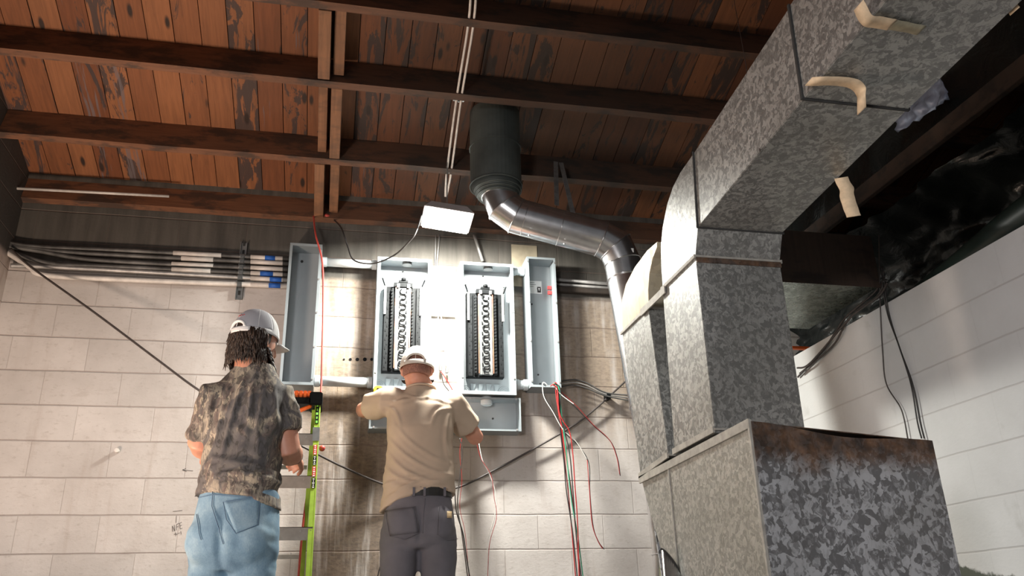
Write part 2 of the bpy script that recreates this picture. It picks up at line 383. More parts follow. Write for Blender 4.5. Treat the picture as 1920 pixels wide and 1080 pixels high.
# joists
JT = [0.0, .51, 1.08, 1.56, 2.11, 2.66, 3.2, 3.75, 4.3, 4.85, 5.4]
ordn = ['against the far block wall, lowest in the photo', 'second up from the far wall', 'third up from the far wall', 'fourth up, crossing the top of the photo', 'fifth up from the far wall, at the top left edge']
JTH = .045
for i, tt in enumerate(JT):
    b = MB(); n = 24; ringset = []
    xa, xb = XL+.002, (4.98 if i else 4.98)
    for k in range(n+1):
        x = xa+(xb-xa)*k/n; wv = .007*noise.noise(V((x*1.3, i*7.1, 0))); wv2 = .006*noise.noise(V((x*1.7, i*3.3, 5)))
        p = JW+S*(tt+.001+wv2*(i > 0)+(.007 if i == 0 else 0))+V((x, 0, 0))+CN*wv
        ringset.append([p, p+S*JTH, p+S*JTH+CN*(JH-.003-wv), p+CN*(JH-.003-wv)])
    b.loft(ringset); o = b.build('ceiling_joist', M['joist'])
    tag(o, 'dark stained wooden ceiling joist, '+(ordn[i] if i < 5 else 'behind the viewer overhead, number %d from the far wall' % (i+1)), 'joist', 'ceiling joists')
# blocking between joists
def block(px, py, bay, wid, lift, lab, dx=0):
    c = atC(px, py); t0, t1 = JT[bay]+JTH+.006, JT[bay+1]-.004
    b = MB(); x = c.x+dx; p = JW+V((x-wid/2, 0, 0))+S*t0+CN*lift; q = JW+V((x-wid/2, 0, 0))+S*t1+CN*lift
    lo = [p, p+V((wid, 0, 0)), q+V((wid, 0, 0)), q]
    b.hexa(lo, [k+CN*(JH-.004-lift) for k in lo])
    tag(b.build('blocking_board', M['joist_y'], bevel=.002), lab, 'board', 'blocking boards between the joists')
block(598, 360, 0, .058, .0, 'short orange wooden blocking board nearest the far wall, red cord hanging at its end')
block(626, 365, 0, .055, .05, 'recessed dark blocking board beside the board nearest the far wall')
block(629, 240, 1, .060, .0, 'short wooden blocking board in the second bay from the wall, right of its recessed neighbour')
block(604, 235, 1, .050, .05, 'recessed blocking board in the second bay from the wall, left one of the pair')
block(608, 95, 2, .064, .0, 'wooden blocking board in the third bay from the wall, left one of the pair')
block(636, 95, 2, .058, .05, 'recessed darker blocking board in the third bay, right one of the pair')

# ------------------------------------------------------------------ sheet-metal ducts
def R(x, y, z): return V((x, y, z+CZ))        # heights measured from the camera
DX0, DX1 = 1.2655, 1.605
def yz(prof, x): return [R(x, a, c) for a, c in prof]
def duct_shell(prof, x0, x1): return MB().hexa(yz(prof, x0), yz(prof, x1))
duct = empty('supply_duct', R(1.43, 2.75, .56), 'large square galvanized duct rising in front, bending and running overhead towards the viewer', 'duct')
duct_shell([(2.605, .57), (2.965, .57), (2.926, 1.222), (2.597, 1.222)], DX0, DX1).build('riser', M['galvL'], duct, bevel=.002)
duct_shell([(2.597, 1.224), (2.926, 1.224), (2.918, 1.317), (2.902, 1.40), (2.866, 1.47), (2.80, 1.54), (2.725, 1.583), (2.64, 1.603), (2.512, 1.611), (2.55, 1.318)], DX0, DX1).build('elbow', M['galvL'], duct, bevel=.002)
duct_shell([(2.548, 1.320), (2.509, 1.612), (1.784, 1.684), (1.800, 1.366)], DX0+.001, DX1-.001).build('horizontal_section', M['galvL'], duct, bevel=.002)
duct_shell([(1.794, 1.367), (1.778, 1.686), (1.02, 1.742), (1.03, 1.402)], DX0, DX1).build('horizontal_section', M['galvL'], duct, bevel=.002)
duct_shell([(1.026, 1.403), (1.016, 1.742), (.30, 1.79), (.31, 1.435)], DX0, DX1).build('horizontal_section', M['galvL'], duct, bevel=.002)
def ring(prof2, x0, x1, t, w, mat, nm, parent):   # raised cleat round a duct between two profile points
    (a, b_) = prof2; A0, B0 = R(x0, *a), R(x0, *b_); A1, B1 = R(x1, *a), R(x1, *b_)
    m = MB()
    ax = (B0-A0).normalized(); nrm = V((1,0,0)).cross(ax)
    for p, q, u in ((A0-V((t,0,0)), B0-V((t,0,0)), V((1,0,0))), (A0, A1, nrm), (A1+V((t,0,0)), B1+V((t,0,0)), V((1,0,0)))):
        d = (q-p).normalized(); m.bar(p-d*t, q+d*t, w, t*2, u)
    return m.build(nm, mat, parent, bevel=.0008)
ring(((2.597, 1.223), (2.926, 1.223)), DX0, DX1, .004, .014, M['seam'], 'seam_cleat', duct)
ring(((2.606, .582), (2.965, .575)), DX0, DX1, .004, .022, M['seam'], 'seam_cleat', duct)
ring(((2.549, 1.318), (2.511, 1.612)), DX0, DX1, .003, .006, M['gap'], 'seam_cleat', duct)
ring(((1.797, 1.367), (1.781, 1.686)), DX0, DX1, .003, .010, M['gap'], 'seam_cleat', duct)
ring(((1.028, 1.403), (1.018, 1.742)), DX0, DX1, .003, .010, M['gap'], 'seam_cleat', duct)
MB().box(R(DX0+.001, 2.5935, 1.199), R(DX1+.002, 2.5965, 1.221)).build('flange', M['galvP'], duct)

db = empty('return_duct', R(1.45, 3.2, .54), 'narrower duct behind the big one, its curved beige elbow cheek ending below the round pipe', 'duct')
duct_shell([(3.025, .568), (3.345, .535), (3.432, 1.203), (3.092, 1.203)], DX0, 1.58).build('riser', M['galvL'], db, bevel=.002)
duct_shell([(3.092, 1.206), (3.434, 1.206), (3.43, 1.29), (3.405, 1.36), (3.34, 1.41), (3.21, 1.442), (3.05, 1.452), (2.94, 1.44), (2.945, 1.418), (3.0, 1.392), (3.05, 1.345), (3.08, 1.28)], DX0+.002, 1.58).build('elbow', M['galvB'], db, bevel=.002, label='beige curved elbow cheek')
ring(((3.092, 1.204), (3.434, 1.204)), DX0, 1.58, .004, .014, M['seam'], 'seam_cleat', db)
ring(((3.026, .572), (3.347, .545)), DX0, 1.58, .004, .022, M['seam'], 'seam_cleat', db)
MB().bar(R(DX0-.008, 2.885, 1.205), R(DX0-.008, 3.16, 1.205), .03, .006, (1, 0, 0)).build('connecting_strap', M['seam'], db)

pl = empty('duct_plenum', R(1.57, 2.8, -.42), 'wide rusty-topped galvanized plenum box at bottom right carrying both square ducts', 'plenum')
PX1, PY = 1.895, 2.352
side = [(PY, -.42), (PY, .553), (3.34, .530), (3.30, .44), (3.235, .32), (3.17, .20), (3.12, .08), (3.09, -.05), (3.08, -.42)]
# left side: two sheets with a shallow cross break
b = MB(); o = .0
fr = [(PY, -.42), (PY, .553), (3.03, .537), (3.02, -.42)]
A, B_, C_, D_ = yz(fr, DX0); cc = (A+B_+C_+D_)/4+V((-.012, 0, .1)); q = [b.b.verts.new(p) for p in (A, B_, C_, D_)]; cv = b.b.verts.new(cc)
for i in range(4): b.b.faces.new((q[i], q[(i+1) % 4], cv))
q2 = [b.b.verts.new(p+V((.02, 0, 0))) for p in (A, B_, C_, D_)]; b.b.faces.new(q2)
for i in range(4): b.b.faces.new((q[i], q[(i+1) % 4], q2[(i+1) % 4], q2[i]))
b.build('side_panel', M['galvS'], pl)
MB().hexa(yz([(3.034, -.42), (3.036, .537)]+side[2:], DX0+.001), yz([(3.034, -.42), (3.036, .537)]+side[2:], DX0+.022)).build('side_panel', M['galvS'], pl)
# front sheet with a sagging, rusty top edge
rows = []
for j in range(7):
    row = []
    for i in range(25):
        f = i/24; x = DX0+(PX1-DX0)*f; zt = .553-.05*f**1.2-.022*math.sin(f*math.pi)**2+(.013 if f > .94 else 0)*0
        z = -.42+(zt+.42)*(j/6)**.7; row.append(R(x, PY-.004+.004*noise.noise(V((x*4, z*4, 1))), z))
    rows.append(row)
MB().grid(rows).build('front_panel', M['galvP'], pl, solid=.004)
MB().hexa([R(DX0, PY, .55), R(PX1, PY, .50), R(PX1, 3.3, .50), R(DX0, 3.33, .53)], [R(DX0, PY, .553), R(PX1, PY, .503), R(PX1, 3.3, .503), R(DX0, 3.33, .533)]).build('top_panel', M['galvP'], pl)
MB().box(R(PX1-.002, PY, -.42), R(PX1+.002, 3.1, .50)).build('side_panel', M['galvP'], pl)
MB().hexa([R(DX0, 3.08, -.42), R(PX1, 3.08, -.42), R(PX1, 3.1, -.42), R(DX0, 3.1, -.42)], [R(DX0+.02, 3.32, .5), R(PX1, 3.30, .5), R(PX1, 3.31, .5), R(DX0+.02, 3.33, .5)]).build('back_panel', M['galvP'], pl)
MB().bar(R(DX0-.004, PY, .548), R(DX0-.004, 3.35, .528), .03, .008, (1, 0, 0)).build('top_flange', M['seam'], pl, bevel=.001)
MB().bar(R(DX0-.002, PY+.004, -.42), R(DX0-.002, PY+.004, .56), .012, .012).build('corner_seam', M['seam'], pl, bevel=.001)
MB().bar(R(DX0-.003, 3.032, -.42), R(DX0-.003, 3.032, .53), .008, .005, (1, 0, 0)).build('corner_seam', M['seam'], pl)

# shiny pipe piece under the plenum's tapered edge
sq = atX(1257, 1052, DX0-.038)
sp = empty('metal_pipe', V((sq.x, sq.y, 0)), 'short shiny upright pipe end at the bottom against the plenum side', 'pipe')
b = MB(); rg_ = [[V((sq.x+.031*math.cos(t_), sq.y+.031*math.sin(t_), z if z < .1 else sq.z+.045*-math.cos(t_))) for t_ in [2*math.pi*k/28 for k in range(28)]] for z in (0.0, 9)]
b.loft(rg_); o = b.build('pipe_body', M['pipe'], sp)
for f in o.data.polygons: f.use_smooth = len(f.vertices) == 4
MB().tube(rg_[1]+rg_[1][:2], .002, 6, cap=False).build('pipe_rim', M['gap'], sp)

# dark crosswise duct behind the riser
cd = empty('cross_duct', R(2.0, 3.7, 1.2), 'dark rectangular duct passing crosswise behind the square riser', 'duct')
z1 = atY(1480, 432, 3.35).z-CZ; z0 = 1.485
MB().box(R(1.66, 3.35, z0-.012), R(2.60, 3.353, z1)).build('front_sheet', M['beam'], cd)
MB().hexa([R(1.66, 3.354, z0), R(2.60, 3.354, z0), R(2.60, 4.02, z0+.0), R(1.66, 4.02, z0+.0)], [R(1.66, 3.354, z1), R(2.60, 3.354, z1), R(2.60, 4.02, z1), R(1.66, 4.02, z1)]).build('duct_body', M['galvD'], cd)

# peeling masking tape on the overhead duct
def ribbon(name, pts, wid, side, mat, label, cat='tape', group='peeling tape strips'):
    P = smoothpath(pts, 5); b = MB(); n = len(P)
    s = side if isinstance(side, list) else [side]*len(pts)
    rows = []
    for i, p in enumerate(P):
        f = i/(n-1)*(len(s)-1); k = min(int(f), len(s)-2); sv = V(s[k]).lerp(V(s[k+1]), f-k).normalized() if len(s) > 1 else V(s[0])
        w_ = wid*(1+.10*noise.noise(p*40)); rows.append([p-sv*w_/2, p, p+sv*w_/2])
    b.grid(rows); o = b.build(name, mat, smooth=True, solid=.0012); return tag(o, label, cat, group)
def U(px, py):                               # on the underside of the overhead duct
    r = ray(px, py); n = V((0, -(1.382-1.367)/(1.793-1.4), -1)).normalized(); q = R(0, 1.8, 1.3645); return CAM+r*((q-CAM).dot(n)/r.dot(n))
dn = V((0, 0, -1))
ribbon('tape_strip', [U(1522, 160)+V((-.008, 0, .012)), U(1535, 150)+dn*.004, U(1570, 150)+dn*.004, U(1600, 153)+dn*.008, U(1612, 160)+dn*.02, U(1612, 160)+dn*.045+V((-.004, 0, 0)), U(1608, 172)+dn*.065], .042, (0, 1, 0), M['paper'], 'cream tape strip folded down below the duct seam, middle one of those overhead')
ribbon('tape_strip', [U(1618, 28)+V((-.006, 0, .03)), U(1625, 35)+dn*.004, U(1645, 40)+dn*.003, U(1672, 45)+dn*.003], .042, (0, 1, 0), M['paper'], 'cream tape strip peeling at the duct corner, nearest the top of the photo')
ribbon('tape_residue', [U(1672, 45)+dn*.0022, U(1700, 50)+dn*.0022, U(1728, 56)+dn*.0022], .036, (0, 1, 0), M['tapeold'], 'faded tan patch of tape stuck to duct underside beside the top strip', 'tape', None)
ribbon('tape_residue', [U(1466, 272)+dn*.002, U(1495, 274)+dn*.002, U(1530, 279)+dn*.002], .022, (0, 1, 0), M['tapeold'], 'thin outline of old tape residue on duct underside near the elbow', 'tape', None)
e = atX(1578, 338, DX1)
ribbon('tape_strip', [e+V((0, 0, .01)), e+V((.004, 0, -.01)), e+V((.010, -.004, -.035)), e+V((.004, -.006, -.06)), e+V((.008, -.006, -.10)), e+V((.016, -.004, -.135))], .044, (.85, -.5, 0), M['paper'], 'tan tape strip dangling free from the far right edge of the duct')
e = atX(1893, 12, DX1)
ribbon('tape_strip', [e+V((-.01, 0, .0)), e+V((.006, 0, -.004)), e+V((.012, 0, -.014))], .03, (0, 1, 0), M['paper'], 'tiny bit of tape at the top right corner of the duct')

# ------------------------------------------------------------------ far wall fixtures
def screwrow(pts, parent, nm='screw', r=.006):
    for p in pts: MB().tube([p, p+V((0, -.004, 0))], r, 10).build(nm, M['screw'], parent)
def open_box(name, x0, x1, z0, z1, dep, lip, label, cat, group=None, th=.003, inner=None, lips='LRTB'):
    """enclosure screwed to the far wall, open towards the viewer"""
    o = empty(name, V(((x0+x1)/2, D, z0)), label, cat, group); yf = D-dep; inn = inner or M['boxin']
    MB().box((x0+th, D-.006, z0+th), (x1-th, D-.001, z1-th)).build('back_plate', inn, o)
    MB().box((x0, yf, z0), (x0+th, D-.001, z1)).build('side_wall', M['box'], o, bevel=.001)
    MB().box((x1-th, yf, z0), (x1, D-.001, z1)).build('side_wall', M['box'], o, bevel=.001)
    MB().box((x0+th, yf, z1-th), (x1-th, D-.001, z1)).build('top_wall', M['box'], o, bevel=.001)
    MB().box((x0+th, yf, z0), (x1-th, D-.001, z0+th)).build('bottom_wall', M['box'], o, bevel=.001)
    b = MB()
    if 'L' in lips: b.box((x0, yf-.002, z0), (x0+lip, yf, z1))
    if 'R' in lips: b.box((x1-lip, yf-.002, z0), (x1, yf, z1))
    if 'T' in lips: b.box((x0+lip, yf-.002, z1-lip), (x1-lip, yf, z1))
    if 'B' in lips: b.box((x0+lip, yf-.002, z0), (x1-lip, yf, z0+lip))
    b.build('front_flange', M['box'], o)
    return o
# left wireway
F = D-.15
a = atY(541, 455, F); c = atY(585, 722, F); a2 = atY(601, 456, F); c0 = atY(527, 717, F)
tx0, tx1, tz0, tz1 = (a.x+c0.x)/2, (a2.x+c.x)/2+.01, c.z, a.z
tr = open_box('wireway_trough', tx0, tx1, tz0, tz1, .15, .016, 'tall narrow open grey wireway left of the panels, beside the capped man in camouflage', 'electrical trough', 'tall open wireways')
screwrow([V((tx1-.008, F-.002, tz0+(tz1-tz0)*f)) for f in (.04, .26, .5, .74, .96)], tr)
for xx, zz in ((.07, .84), (.19, .84)): MB().tube([V((tx0+xx, D-.006, tz0+zz)), V((tx0+xx, D-.010, tz0+zz))], .009, 12).build('knockout', M['gap'], tr)
# right wireway
a = atY(987, 481, F); a2 = atY(1039, 483, F); c = atY(1054, 727, F); c0 = atY(998, 724, F)
rx0, rx1, rz0, rz1 = (a.x+c0.x)/2-.004, (a2.x+c.x)/2, c.z, a.z
tr2 = open_box('wireway_trough', rx0, rx1, rz0, rz1, .15, .014, 'tall narrow open grey wireway right of the panels with wires spilling from its bottom', 'electrical trough', 'tall open wireways')
screwrow([V((x, F-.002, rz0+(rz1-rz0)*f)) for f in (.04, .34, .64, .96) for x in (rx0+.007, rx1-.007)], tr2)
b = MB(); cx = (rx0+rx1)/2; zt = rz1-.14
b.box((cx-.05, D-.008, zt-.06), (cx+.035, D-.0062, zt+.03)); lb = b.build('label_sticker', M['sticker'], tr2)
b = MB(); b.box((cx+.004, D-.0092, zt-.052), (cx+.028, D-.0082, zt-.012)); b.build('printed_mark', M['ink'], lb)
for k, (xx, ww) in enumerate(((-.044, .03), (-.044, .04), (-.044, .022), (.0, .03))):
    MB().box((cx+xx, D-.0092, zt+.016-k*.014), (cx+xx+ww, D-.0082, zt+.018-k*.014)).build('printed_text', M['ink'], lb)
b = MB(); mk = zt-.032
b.poly([(cx+.009, D-.0094, mk+.012), (cx+.023, D-.0094, mk+.012), (cx+.016, D-.0094, mk-.012)]); b.build('printed_triangle', M['sticker'], lb)
for zz in (.18, .215): MB().box((rx1-.03, D-.05, rz1-zz), (rx1-.006, D-.035, rz1-zz+.022)).build('red_clip', M['redink'], tr2)
for xx, zz in ((.06, .60), (.085, .12), (.095, .06)): MB().tube([V((rx0+xx, D-.006, rz0+zz)), V((rx0+xx, D-.009, rz0+zz))], .006, 10).build('knockout', M['gap'], tr2)

def panel(x0, x1, z0, z1, label):
    o = open_box('electrical_panel', x0, x1, z0, z1, .15, .020, label, 'electrical panel', 'open electrical panels')
    W_ = x1-x0; cx = (x0+x1)/2; H = z1-z0
    # base pan with raised shoulders
    yb = D-.05
    # bus assembly
    bw = .118; zb, zt = z0+.135, z0+.135+.56; yf = D-.075
    b = MB(); b.box((cx-bw, yb, zb), (cx+bw, D-.007, zt)); b.build('interior_base', M['black'], o)
    for s in (-1, 1):
        b = MB(); xo = cx+s*.100
        b.box((xo-.014, yf, zb), (xo+.014, yb, zt-.01))
        for k in range(18):
            z = zb+.02+k*(zt-zb-.04)/18; b.box((xo-.006+(k%2)*.010, yf-.003, z), (xo-.001+(k%2)*.010, yf, z+.014))
        b.build('breaker_mount', M['black'], o)
        b = MB(); xo = cx+s*.064
        b.box((xo-.006, yf-.006, zb+.01), (xo+.006, yb, zt-.02))
        for k in range(24):
            z = zb+.016+k*(zt-zb-.04)/24; b.box((xo-.010, yf-.010, z), (xo+.002, yf-.006, z+.010))
        b.build('mounting_hook_strip', M['black'], o)
        MB().box((cx+s*.046-.0022, yf-.014, zb+.015), (cx+s*.046+.0022, yf-.006, zt-.02)).build('copper_bus', M['copper'], o)
        MB().box((cx+s*.033-.008, yf-.004, zb+.01), (cx+s*.033+.008, yb, zt-.005)).build('tin_bus', M['tin'], o)
        b = MB(); xo = cx+s*.112; b.box((xo-.007, yf-.016, zt-.20), (xo+.007, yf-.002, zt-.005))
        b.build('neutral_bar', M['tin'], o)
        b = MB(); b.bar(V((xo, yf-.01, zt-.02)), V((xo+s*.022, yf-.03, zt+.035)), .008, .006); b.build('lug_arm', M['black'], o)
    MB().box((cx-.026, yf+.002, zb+.012), (cx+.026, yb, zt-.012)).build('centre_strip', M['tin'], o)
    n = 15; hs_ = (zt-zb-.05)/n
    for k in range(n):
        z = zb+.025+k*hs_; s = 1 if k % 2 else -1
        pts = [V((cx-s*.016, yf-.006, z)), V((cx+s*.008, yf-.008, z)), V((cx+s*.017, yf-.008, z+hs_*.28)), V((cx+s*.017, yf-.008, z+hs_*.72)), V((cx+s*.008, yf-.008, z+hs_*.98))]
        MB().tube(smoothpath(pts, 4), .0046, 6).build('bus_stab', M['black'], o, smooth=True)
        MB().box((cx-s*.022-.004, yf-.006, z+hs_*.3), (cx-s*.022+.004, yf+.002, z+hs_*.75)).build('stab_slot', M['black'], o)
    b = MB(); b.box((cx-.06, yf-.012, zt-.012), (cx+.06, yb, zt+.018)); b.box((cx-.03, yf-.016, zt+.018), (cx+.03, yb, zt+.034)); b.tube([V((cx, yf-.016, zt+.03)), V((cx, yf-.016, zt+.045))], .016, 12)
    mm = b.build('main_lug_block', M['black'], o, bevel=.002)
    for s in (-1, 1): MB().box((cx+s*.032-.009, yf-.022, zt-.02), (cx+s*.032+.009, yf-.012, zt+.006)).build('lug', M['tin'], o, bevel=.002)
    # concentric knockouts and gutter shapes at the bottom
    for xx in (-.125, .125):
        for r in (.036, .026, .016):
            b = MB(); P_ = [V((cx+xx+r*math.cos(a), D-.007, z0+.055+r*math.sin(a))) for a in [i*math.pi/10 for i in range(21)]]
            b.tube(P_, .0016, 5, cap=False).build('knockout_ring', M['box'], o)
    for k in range(4):
        b = MB(); xa = cx-.09+k*.05; b.hexa([V((xa, D-.02, z0+.10)), V((xa+.035, D-.02, z0+.10)), V((xa+.03, D-.007, z0+.10)), V((xa, D-.007, z0+.10))], [V((xa+.005, D-.012, z0+.055)), V((xa+.02, D-.012, z0+.055)), V((xa+.02, D-.007, z0+.055)), V((xa, D-.007, z0+.055))])
        b.build('embossed_rib', M['box'], o)
    MB().tube([V((cx, D-.006, z1-.035)), V((cx, D-.009, z1-.035))], .006, 10).build('knockout', M['gap'], o)
    for xx in (x0+.012, x1-.012):
        screwrow([V((xx, D-.152, z0+H*f)) for f in (.12, .62)], o, 'knockout', .006)
    # hub in the top wall
    MB().tube([V((cx+.02, D-.085, z1-.004)), V((cx+.02, D-.085, z1-.02))], .03, 20).build('conduit_hub', M['tin'], o, smooth=False)
    return o
a = atY(708, 481, F); c = atY(700, 727, F); a2 = atY(808, 481, F)
p1 = panel((a.x+c.x)/2, a2.x+.004, c.z-.006, a.z, 'open grey breaker panel directly above the head of the man in the tan shirt')
P1 = ((a.x+c.x)/2, a2.x+.004, c.z-.006, a.z)
a = atY(863, 490, F); c = atY(865, 738, F); a2 = atY(958, 490, F); c2 = atY(971, 736, F)
P2 = (a.x, (a2.x+c2.x)/2+.002, c.z, a.z)
p2 = panel(*P2, 'open grey breaker panel right of the capped man, above the horizontal trough')
b = MB(); b.box((P2[1]-.05, D-.03, P2[3]-.30), (P2[1]-.036, D-.007, P2[3]-.10))
for k in range(14): b.tube([V((P2[1]-.043, D-.03, P2[3]-.29+k*.0135)), V((P2[1]-.043, D-.036, P2[3]-.29+k*.0135))], .0045, 8)
b.build('ground_bar', M['tin'], p2)

# horizontal trough below
a = atY(694, 745, F+.0); a2 = atY(977, 745, F); c = atY(979, 803, F)
hx0, hx1, hz1, hz0 = a.x, (a2.x+c.x)/2, atY(900, 743, F).z, atY(900, 806, F).z
tr3 = open_box('wireway_trough', hx0, hx1, hz0, hz1, .13, .010, 'horizontal open grey wireway below the right panel, behind the man in tan', 'electrical trough')
screwrow([V((hx0+(hx1-hx0)*f, F-.0+.018, z)) for f in (.03, .66, .97) for z in (hz0+.008, hz1-.008)], tr3)
cx2 = (P2[0]+P2[1])/2
b = MB(); b.tube([V((cx2+.0, D-.07, P2[2]+.002)), V((cx2, D-.07, hz1-.004))], .032, 24); nip = b.build('conduit_nipple', M['pvc'], smooth=False); tag(nip, 'short grey pipe nipple joining right panel bottom to the horizontal trough', 'pipe')
b = MB(); b.tube([V((cx2, D-.07, hz1-.004)), V((cx2, D-.07, hz1-.03))], .036, 24); b.tube([V((cx2, D-.07, hz1-.03)), V((cx2, D-.07, hz1-.036))], .028, 24); b.build('lock_ring', M['pvc'], nip)
MB().tube([V((cx2+.05, D-.006, (hz0+hz1)/2)), V((cx2+.05, D-.010, (hz0+hz1)/2))], .006, 10).build('knockout', M['gap'], tr3)

# grey pipes between the boxes
def nipple(px0, px1, py, xa, xb, r, label):
    p = atY((px0+px1)/2, py, D-.075); b = MB()
    b.tube([V((xa, D-.075, p.z)), V((xb, D-.075, p.z))], r, 28); o = b.build('grey_conduit', M['pvc'], smooth=False); tag(o, label, 'pipe', None)
    for x, s in ((xa, 1), (xb, -1)):
        MB().tube([V((x+s*.002, D-.075, p.z)), V((x+s*.03, D-.075, p.z))], r*1.16, 28).build('coupling', M['pvc'], o)
    for f in o.data.polygons: f.use_smooth = len(f.vertices) == 4
nipple(605, 705, 494, tx1+.002, P1[0]-.002, .027, 'upper grey pipe between left wireway and left panel')
nipple(592, 697, 716, tx1+.002, P1[0]-.002, .030, 'lower grey pipe between left wireway and left panel')
nipple(962, 985, 509, P2[1]+.002, rx0-.002, .026, 'upper short grey pipe between right panel and right wireway')
nipple(970, 995, 722, P2[1]+.002, rx0-.002, .030, 'lower short grey pipe between right panel and right wireway')

# conduits on the left of the wall
ends = [(532, 485), (534, 494), (534, 505), (534, 515), (532, 525), (531, 536)]
lefts = [[(200, 468), (60, 462), (2, 452)], [(200, 477), (60, 466), (2, 456)], [(200, 489), (70, 470), (2, 460)], [(200, 499), (90, 493), (4, 466)], [(200, 506), (60, 499), (20, 498)], [(200, 523), (80, 515), (55, 500), (8, 470)]]
rowname = ['topmost', 'second', 'third', 'fourth', 'fifth', 'lowest']
for i, (e, ls) in enumerate(zip(ends, lefts)):
    pts = [atY(*e, D-.035)]+[atY(q[0], q[1], D-.035-(.004*k)) for k, q in enumerate(ls)]
    pts[0] = V((tx0-.001, pts[0].y, pts[0].z))
    P_ = smoothpath(pts, 8); o = MB().tube(P_, .0135 if i != 5 else .015, 12).build('conduit', M['conduit_white'] if i == 5 else (M['conduit_old'] if i < 4 else M['conduit']), smooth=True)
    tag(o, '%s of the six conduits on the upper left wall, entering the left wireway' % ('lowest white painted' if i == 5 else rowname[i]+' sooty'), 'conduit', 'conduits on the left wall')
    # bright freshly handled length next to the strut
    if i < 4:
        s0, s1 = [(325, 415), (340, 400), (322, 400), (322, 395)][i]
        pp = [atY(x, e[1]+(x-e[0])*(e[1]-ls[0][1])/(e[0]-ls[0][0]), D-.036) for x in (s0, s1)]
        MB().tube([pp[0], pp[1]], .0145, 12).build('scraped_sleeve', M['conduit_white'], o, smooth=True, label='bare pale length')
    q = (e[1]-ls[0][1])/(e[0]-ls[0][0])
    pp = [atY(x, e[1]+(x-e[0])*q, D-.036) for x in (470, 530)]
    MB().tube([pp[0], pp[1]], .0142, 12).build('clean_sleeve', M['conduit_white'], o, smooth=True, label='pale clean end')
    if i in (0, 3, 4, 5):
        x0_, x1_ = [(497, 516), 0, 0, (488, 512), (506, 528), (504, 526)][i]
        pp = [atY(x, e[1]+(x-e[0])*q, D-.037) for x in (x0_, x1_)]
        MB().tube([pp[0], pp[1]], .0155, 12).build('tape_band', M['blue'], o, smooth=True, label='blue tape band')
st = empty('strut_channel', atY(448, 560, D-.01), 'vertical slotted steel strut clamping the left conduits to the wall', 'strut')
s1 = atY(458, 455, D-.012); s0 = atY(447, 561, D-.012); sx = (s0.x+s1.x)/2
b = MB(); b.box((sx-.020, D-.006, s0.z), (sx+.020, D-.002, s1.z)); b.box((sx-.020, D-.022, s0.z), (sx-.016, D-.002, s1.z)); b.box((sx+.016, D-.022, s0.z), (sx+.020, D-.002, s1.z)); b.build('channel', M['strut'], st)
for k in range(7): 
    z = s0.z+.03+k*.055
    MB().box((sx-.007, D-.008, z), (sx+.007, D-.006, z+.028)).build('slot', M['gap'], st)
for i, e in enumerate(ends):
    q = (e[1]-lefts[i][0][1])/(e[0]-lefts[i][0][0]); z = atY(452, e[1]+(452-e[0])*q, D-.036).z
    b = MB(); b.tube([V((sx-.014, D-.036, z)), V((sx+.014, D-.036, z))], .0175, 12); b.box((sx-.010, D-.06, z-.020), (sx+.010, D-.036, z-.008)); b.build('pipe_clamp', M['tin'], st)

# pale pipe lying high on the left, bracket and patch
a = atY(10, 352, D-.12); c = atY(317, 368, D-.12)
tag(MB().tube([a, c], .0085, 10).build('loose_pipe', M['conduit_white'], smooth=True), 'thin pale pipe lying along the top of the left wall', 'pipe')
a = atY(960, 455, D-.03); c = atY(1010, 500, D-.03)
tag(MB().box((a.x, D-.0052, c.z-.14), (c.x, D-.001, a.z)).build('wall_patch_block', plain('patch_mortar', (.34, .29, .21), .85, 0, .25, 9), bevel=.001), 'tan mortar patch block on the wall above the right wireway', 'block')
a = atY(1042, 540, D-.03); c = atY(1170, 552, D-.03)
tag(MB().box((rx1+.002, D-.045, c.z-.008), (2.2, D-.001, c.z+.03)).build('ledger_strip', M['beam'], bevel=.003), 'dark wooden strip along the wall right of the right wireway', 'board')
tag(MB().tube([V((rx1+.002, D-.035, a.z+.06)), V((2.2, D-.035, a.z+.035))], .012, 10).build('conduit', M['conduit'], smooth=True), 'single conduit running right from the right wireway above dark strip', 'conduit')
tag(MB().tube([V((rx1+.002, D-.035, a.z+.026)), V((2.2, D-.035, a.z+.012))], .010, 10).build('conduit', M['conduit'], smooth=True), 'thinner conduit just above the dark strip right of the right wireway', 'conduit')
a = atY(889, 440, D-.03); c = atY(905, 490, D-.03)
tag(MB().tube([a, c], .011, 10).build('conduit', M['conduit'], smooth=True), 'short slanting conduit dropping into the top of the right panel', 'conduit')
# round knob and dark hole on the wall
a = atY(221, 846, D); kb = MB().tube([a, a+V((0, -.035, 0))], .012, 14).build('pipe_stub', M['conduit_white'], smooth=False, bevel=.002); tag(kb, 'small pale pipe stub sticking out of the lower left wall', 'pipe stub')
a = atY(515, 1044, D); tag(MB().tube([a, a+V((0, -.004, 0))], .016, 16).build('wall_hole', M['black']), 'round black hole in the wall low between jeans and ladder', 'hole')
for k, (px, r) in enumerate(((645, .006), (657, .009), (670, .011), (684, .012), (697, .010))):
    a = atY(px, 674, D); tag(MB().tube([a+V((0, .001, 0)), a+V((0, -.003, 0))], r, 8).build('wall_hole', M['black']), 'small dark drilled hole in a row left of the left panel', 'hole', 'row of drilled holes')
